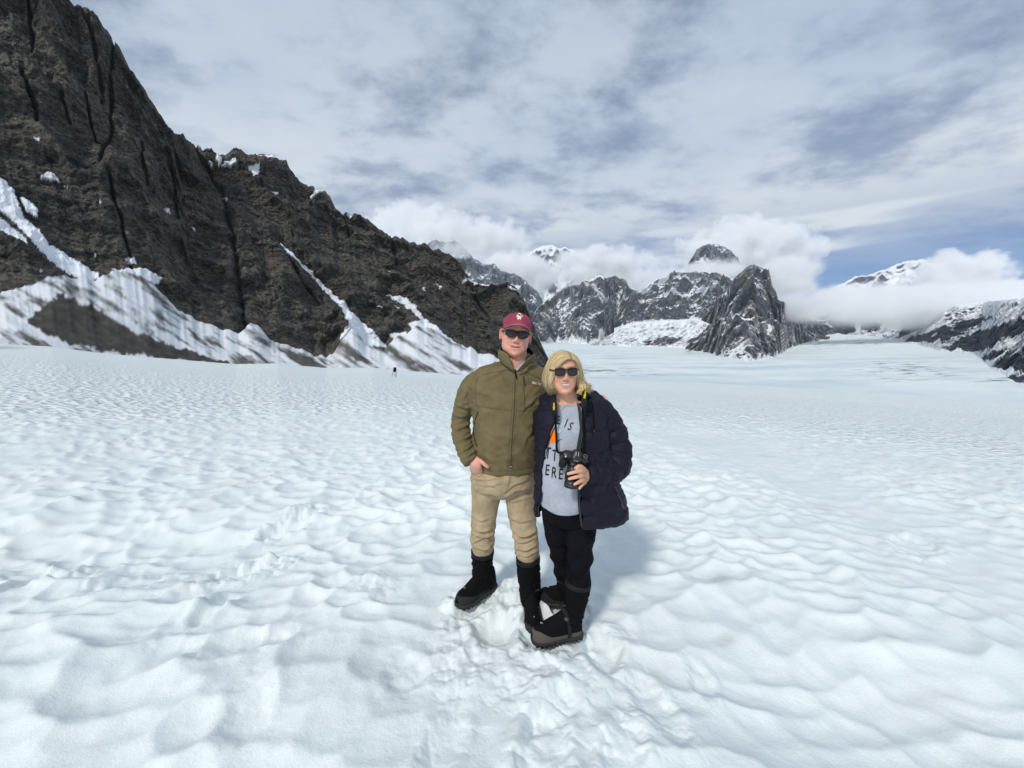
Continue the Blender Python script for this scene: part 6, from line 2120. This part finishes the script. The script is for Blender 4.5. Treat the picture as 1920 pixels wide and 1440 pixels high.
def build_cloud(px, py, hw, hh, dist, depth, label, dens=0.012, lump=1.6, soft=0.35, flat=0.12, seed=1, scale=2.2, tilt=0.0):
    az = math.atan2((px - 960) / FPX, 1.0)
    y = dist * math.cos(az)
    c = W(px, py, y)
    k = mpp(px, py, y)
    rx, rz, ry = hw * k, hh * k, depth
    bm = bmesh.new()
    bmesh.ops.create_icosphere(bm, subdivisions=3, radius=1.0)
    me = bpy.data.meshes.new('cloud')
    bm.to_mesh(me)
    bm.free()
    mat = cloud_material('cloud_vapour', dens, seed, lump, soft, flat, (scale * rx / rz, scale * ry / rz, scale))
    o = link('cloud', me, mat)
    o.location = tuple(c)
    o.scale = (rx, ry, rz)
    o.rotation_euler = (0, tilt, 0)
    tag(o, label, 'cloud', 'clouds around the summits')
    return o


def build_clouds():
    build_cloud(1735, 573, 395, 54, 5600, 450, 'long flat cloud bank lying across the mountains on the right', 0.010, 0.9, 0.45, 0.10, 1, 1.3)
    build_cloud(1410, 462, 150, 68, 8300, 500, 'puffy white cloud billowing behind the rounded rock tower', 0.008, 1.9, 0.22, 0.20, 2, 1.5)
    build_cloud(1345, 510, 120, 30, 6600, 250, 'thin cloud veil at the foot of the rounded rock tower', 0.010, 1.2, 0.5, 0.12, 3, 1.3)
    build_cloud(1475, 520, 80, 52, 6400, 350, 'hanging cloud beside the flat-topped spire', 0.010, 1.4, 0.4, 0.15, 4, 1.5)
    build_cloud(1130, 505, 130, 52, 8800, 500, 'cloud in front of the small distant snow peak', 0.010, 1.6, 0.35, 0.15, 5, 1.5)
    build_cloud(960, 515, 110, 48, 7600, 450, 'cloud filling the gap behind the serrated grey wall', 0.010, 1.5, 0.35, 0.12, 6, 1.5)
    build_cloud(880, 445, 150, 45, 8000, 500, 'broad pale cloud rising over the end of the dark cliff', 0.008, 1.7, 0.35, 0.15, 7, 1.5)
    build_cloud(770, 420, 120, 50, 8600, 500, 'greyish cloud above the dark ridge', 0.007, 1.9, 0.3, 0.2, 8, 1.5)
    build_cloud(1800, 514, 105, 52, 8600, 450, 'rounded cloud beside the far snowy summit on the right', 0.010, 1.5, 0.3, 0.15, 9, 1.5)
    build_cloud(1900, 552, 120, 34, 8200, 450, 'cloud cut by the right edge under the far summits', 0.010, 1.4, 0.35, 0.12, 10, 1.5)
    build_cloud(850, 470, 70, 24, 6000, 200, 'wisp drifting across the top of the serrated grey wall', 0.006, 1.6, 0.5, 0.15, 11, 1.6)
    build_cloud(1240, 528, 90, 34, 7000, 300, 'cloud in the notch between the two rock buttresses', 0.010, 1.5, 0.4, 0.15, 12, 1.5)


def build_haze():
    """clear mountain air that pales the far peaks"""
    lo, hi, r = -900.0, 2600.0, 16800.0
    V = [(x, y, z) for z in (lo, hi) for (x, y) in ((-r, -r), (r, -r), (r, r), (-r, r))]
    me = mesh_from('haze', np.array(V), [(3, 2, 1, 0), (4, 5, 6, 7), (0, 1, 5, 4), (1, 2, 6, 5), (2, 3, 7, 6), (3, 0, 4, 7)], False)
    m = bpy.data.materials.new('thin_air')
    m.use_nodes = True
    t = NT(m.node_tree)
    vol = t.n('ShaderNodeVolumePrincipled')
    vol.inputs['Color'].default_value = (0.80, 0.90, 1.0, 1)
    vol.inputs['Density'].default_value = 1.3e-5
    o = t.n('ShaderNodeOutputMaterial')
    t.t.links.new(vol.outputs[0], o.inputs['Volume'])
    return tag(link('haze', me, m), kind='stuff')
# ------------------------------------------------------------------ small marker board far out on the snow
def build_sign(M):
    p = G(739, 706)
    d = p / np.linalg.norm(p[:2])
    r = 26.0
    x, y = d[0] * r, d[1] * r
    # stand where the sloping snow meets the line of sight
    for _ in range(60):
        z = float(snow(np.array([x]), np.array([y]))[0])
        q = pix_of(np.array([x]), np.array([y]), np.array([z]))[1][0]
        r *= 1.0 + (q - 706) * 0.004
        x, y = d[0] * r, d[1] * r
    z = float(snow(np.array([x]), np.array([y]))[0])
    k = r / FPX
    root = wempty('marker_sign', (x, y, z))
    tag(root, 'small black board on thin legs standing far out on the snow', 'sign')

    def at(u, h, t=0.0):
        return np.array([x + u * k, y + t, z + h * k])

    def slab(a, b, c, e, th):
        V = [a, b, c, e] + [v + np.array([0, th, 0]) for v in (a, b, c, e)]
        return np.array(V), [(0, 1, 2, 3), (7, 6, 5, 4), (0, 4, 5, 1), (1, 5, 6, 2), (2, 6, 7, 3), (3, 7, 4, 0)]
    add_child('board', slab(at(-1.8, 8.5), at(4.2, 8.5), at(4.6, 16.5), at(-0.6, 16.8), 0.03), M['gaiter'], root, smooth=False)
    for (u0, u1, t) in ((-1.4, -4.4, 0.0), (3.8, 3.4, 0.05), (1.5, 0.5, 0.35)):
        add_child('leg', tube([at(u0, 9.5, 0.02), at(u1, -1.5, t)], [0.10 * k * 4, 0.10 * k * 4], 6, 4), M['gaiter'], root)
    for (u, h, w, hh) in ((0.6, 13.5, 1.6, 0.7), (2.4, 12.0, 0.9, 1.2), (0.9, 10.0, 0.9, 0.7)):
        add_child('board_mark', slab(at(u, h, -0.012), at(u + w, h, -0.012), at(u + w, h + hh, -0.012), at(u, h + hh, -0.012), 0.004), M['piping'], root, smooth=False)
    return root
MT = make_mats()
build_man(MT)
_, _tee = build_woman(MT)
build_slr(MT, _tee)
build_mountains()
build_clouds()
build_sign(MT)
build_ground()
build_haze()
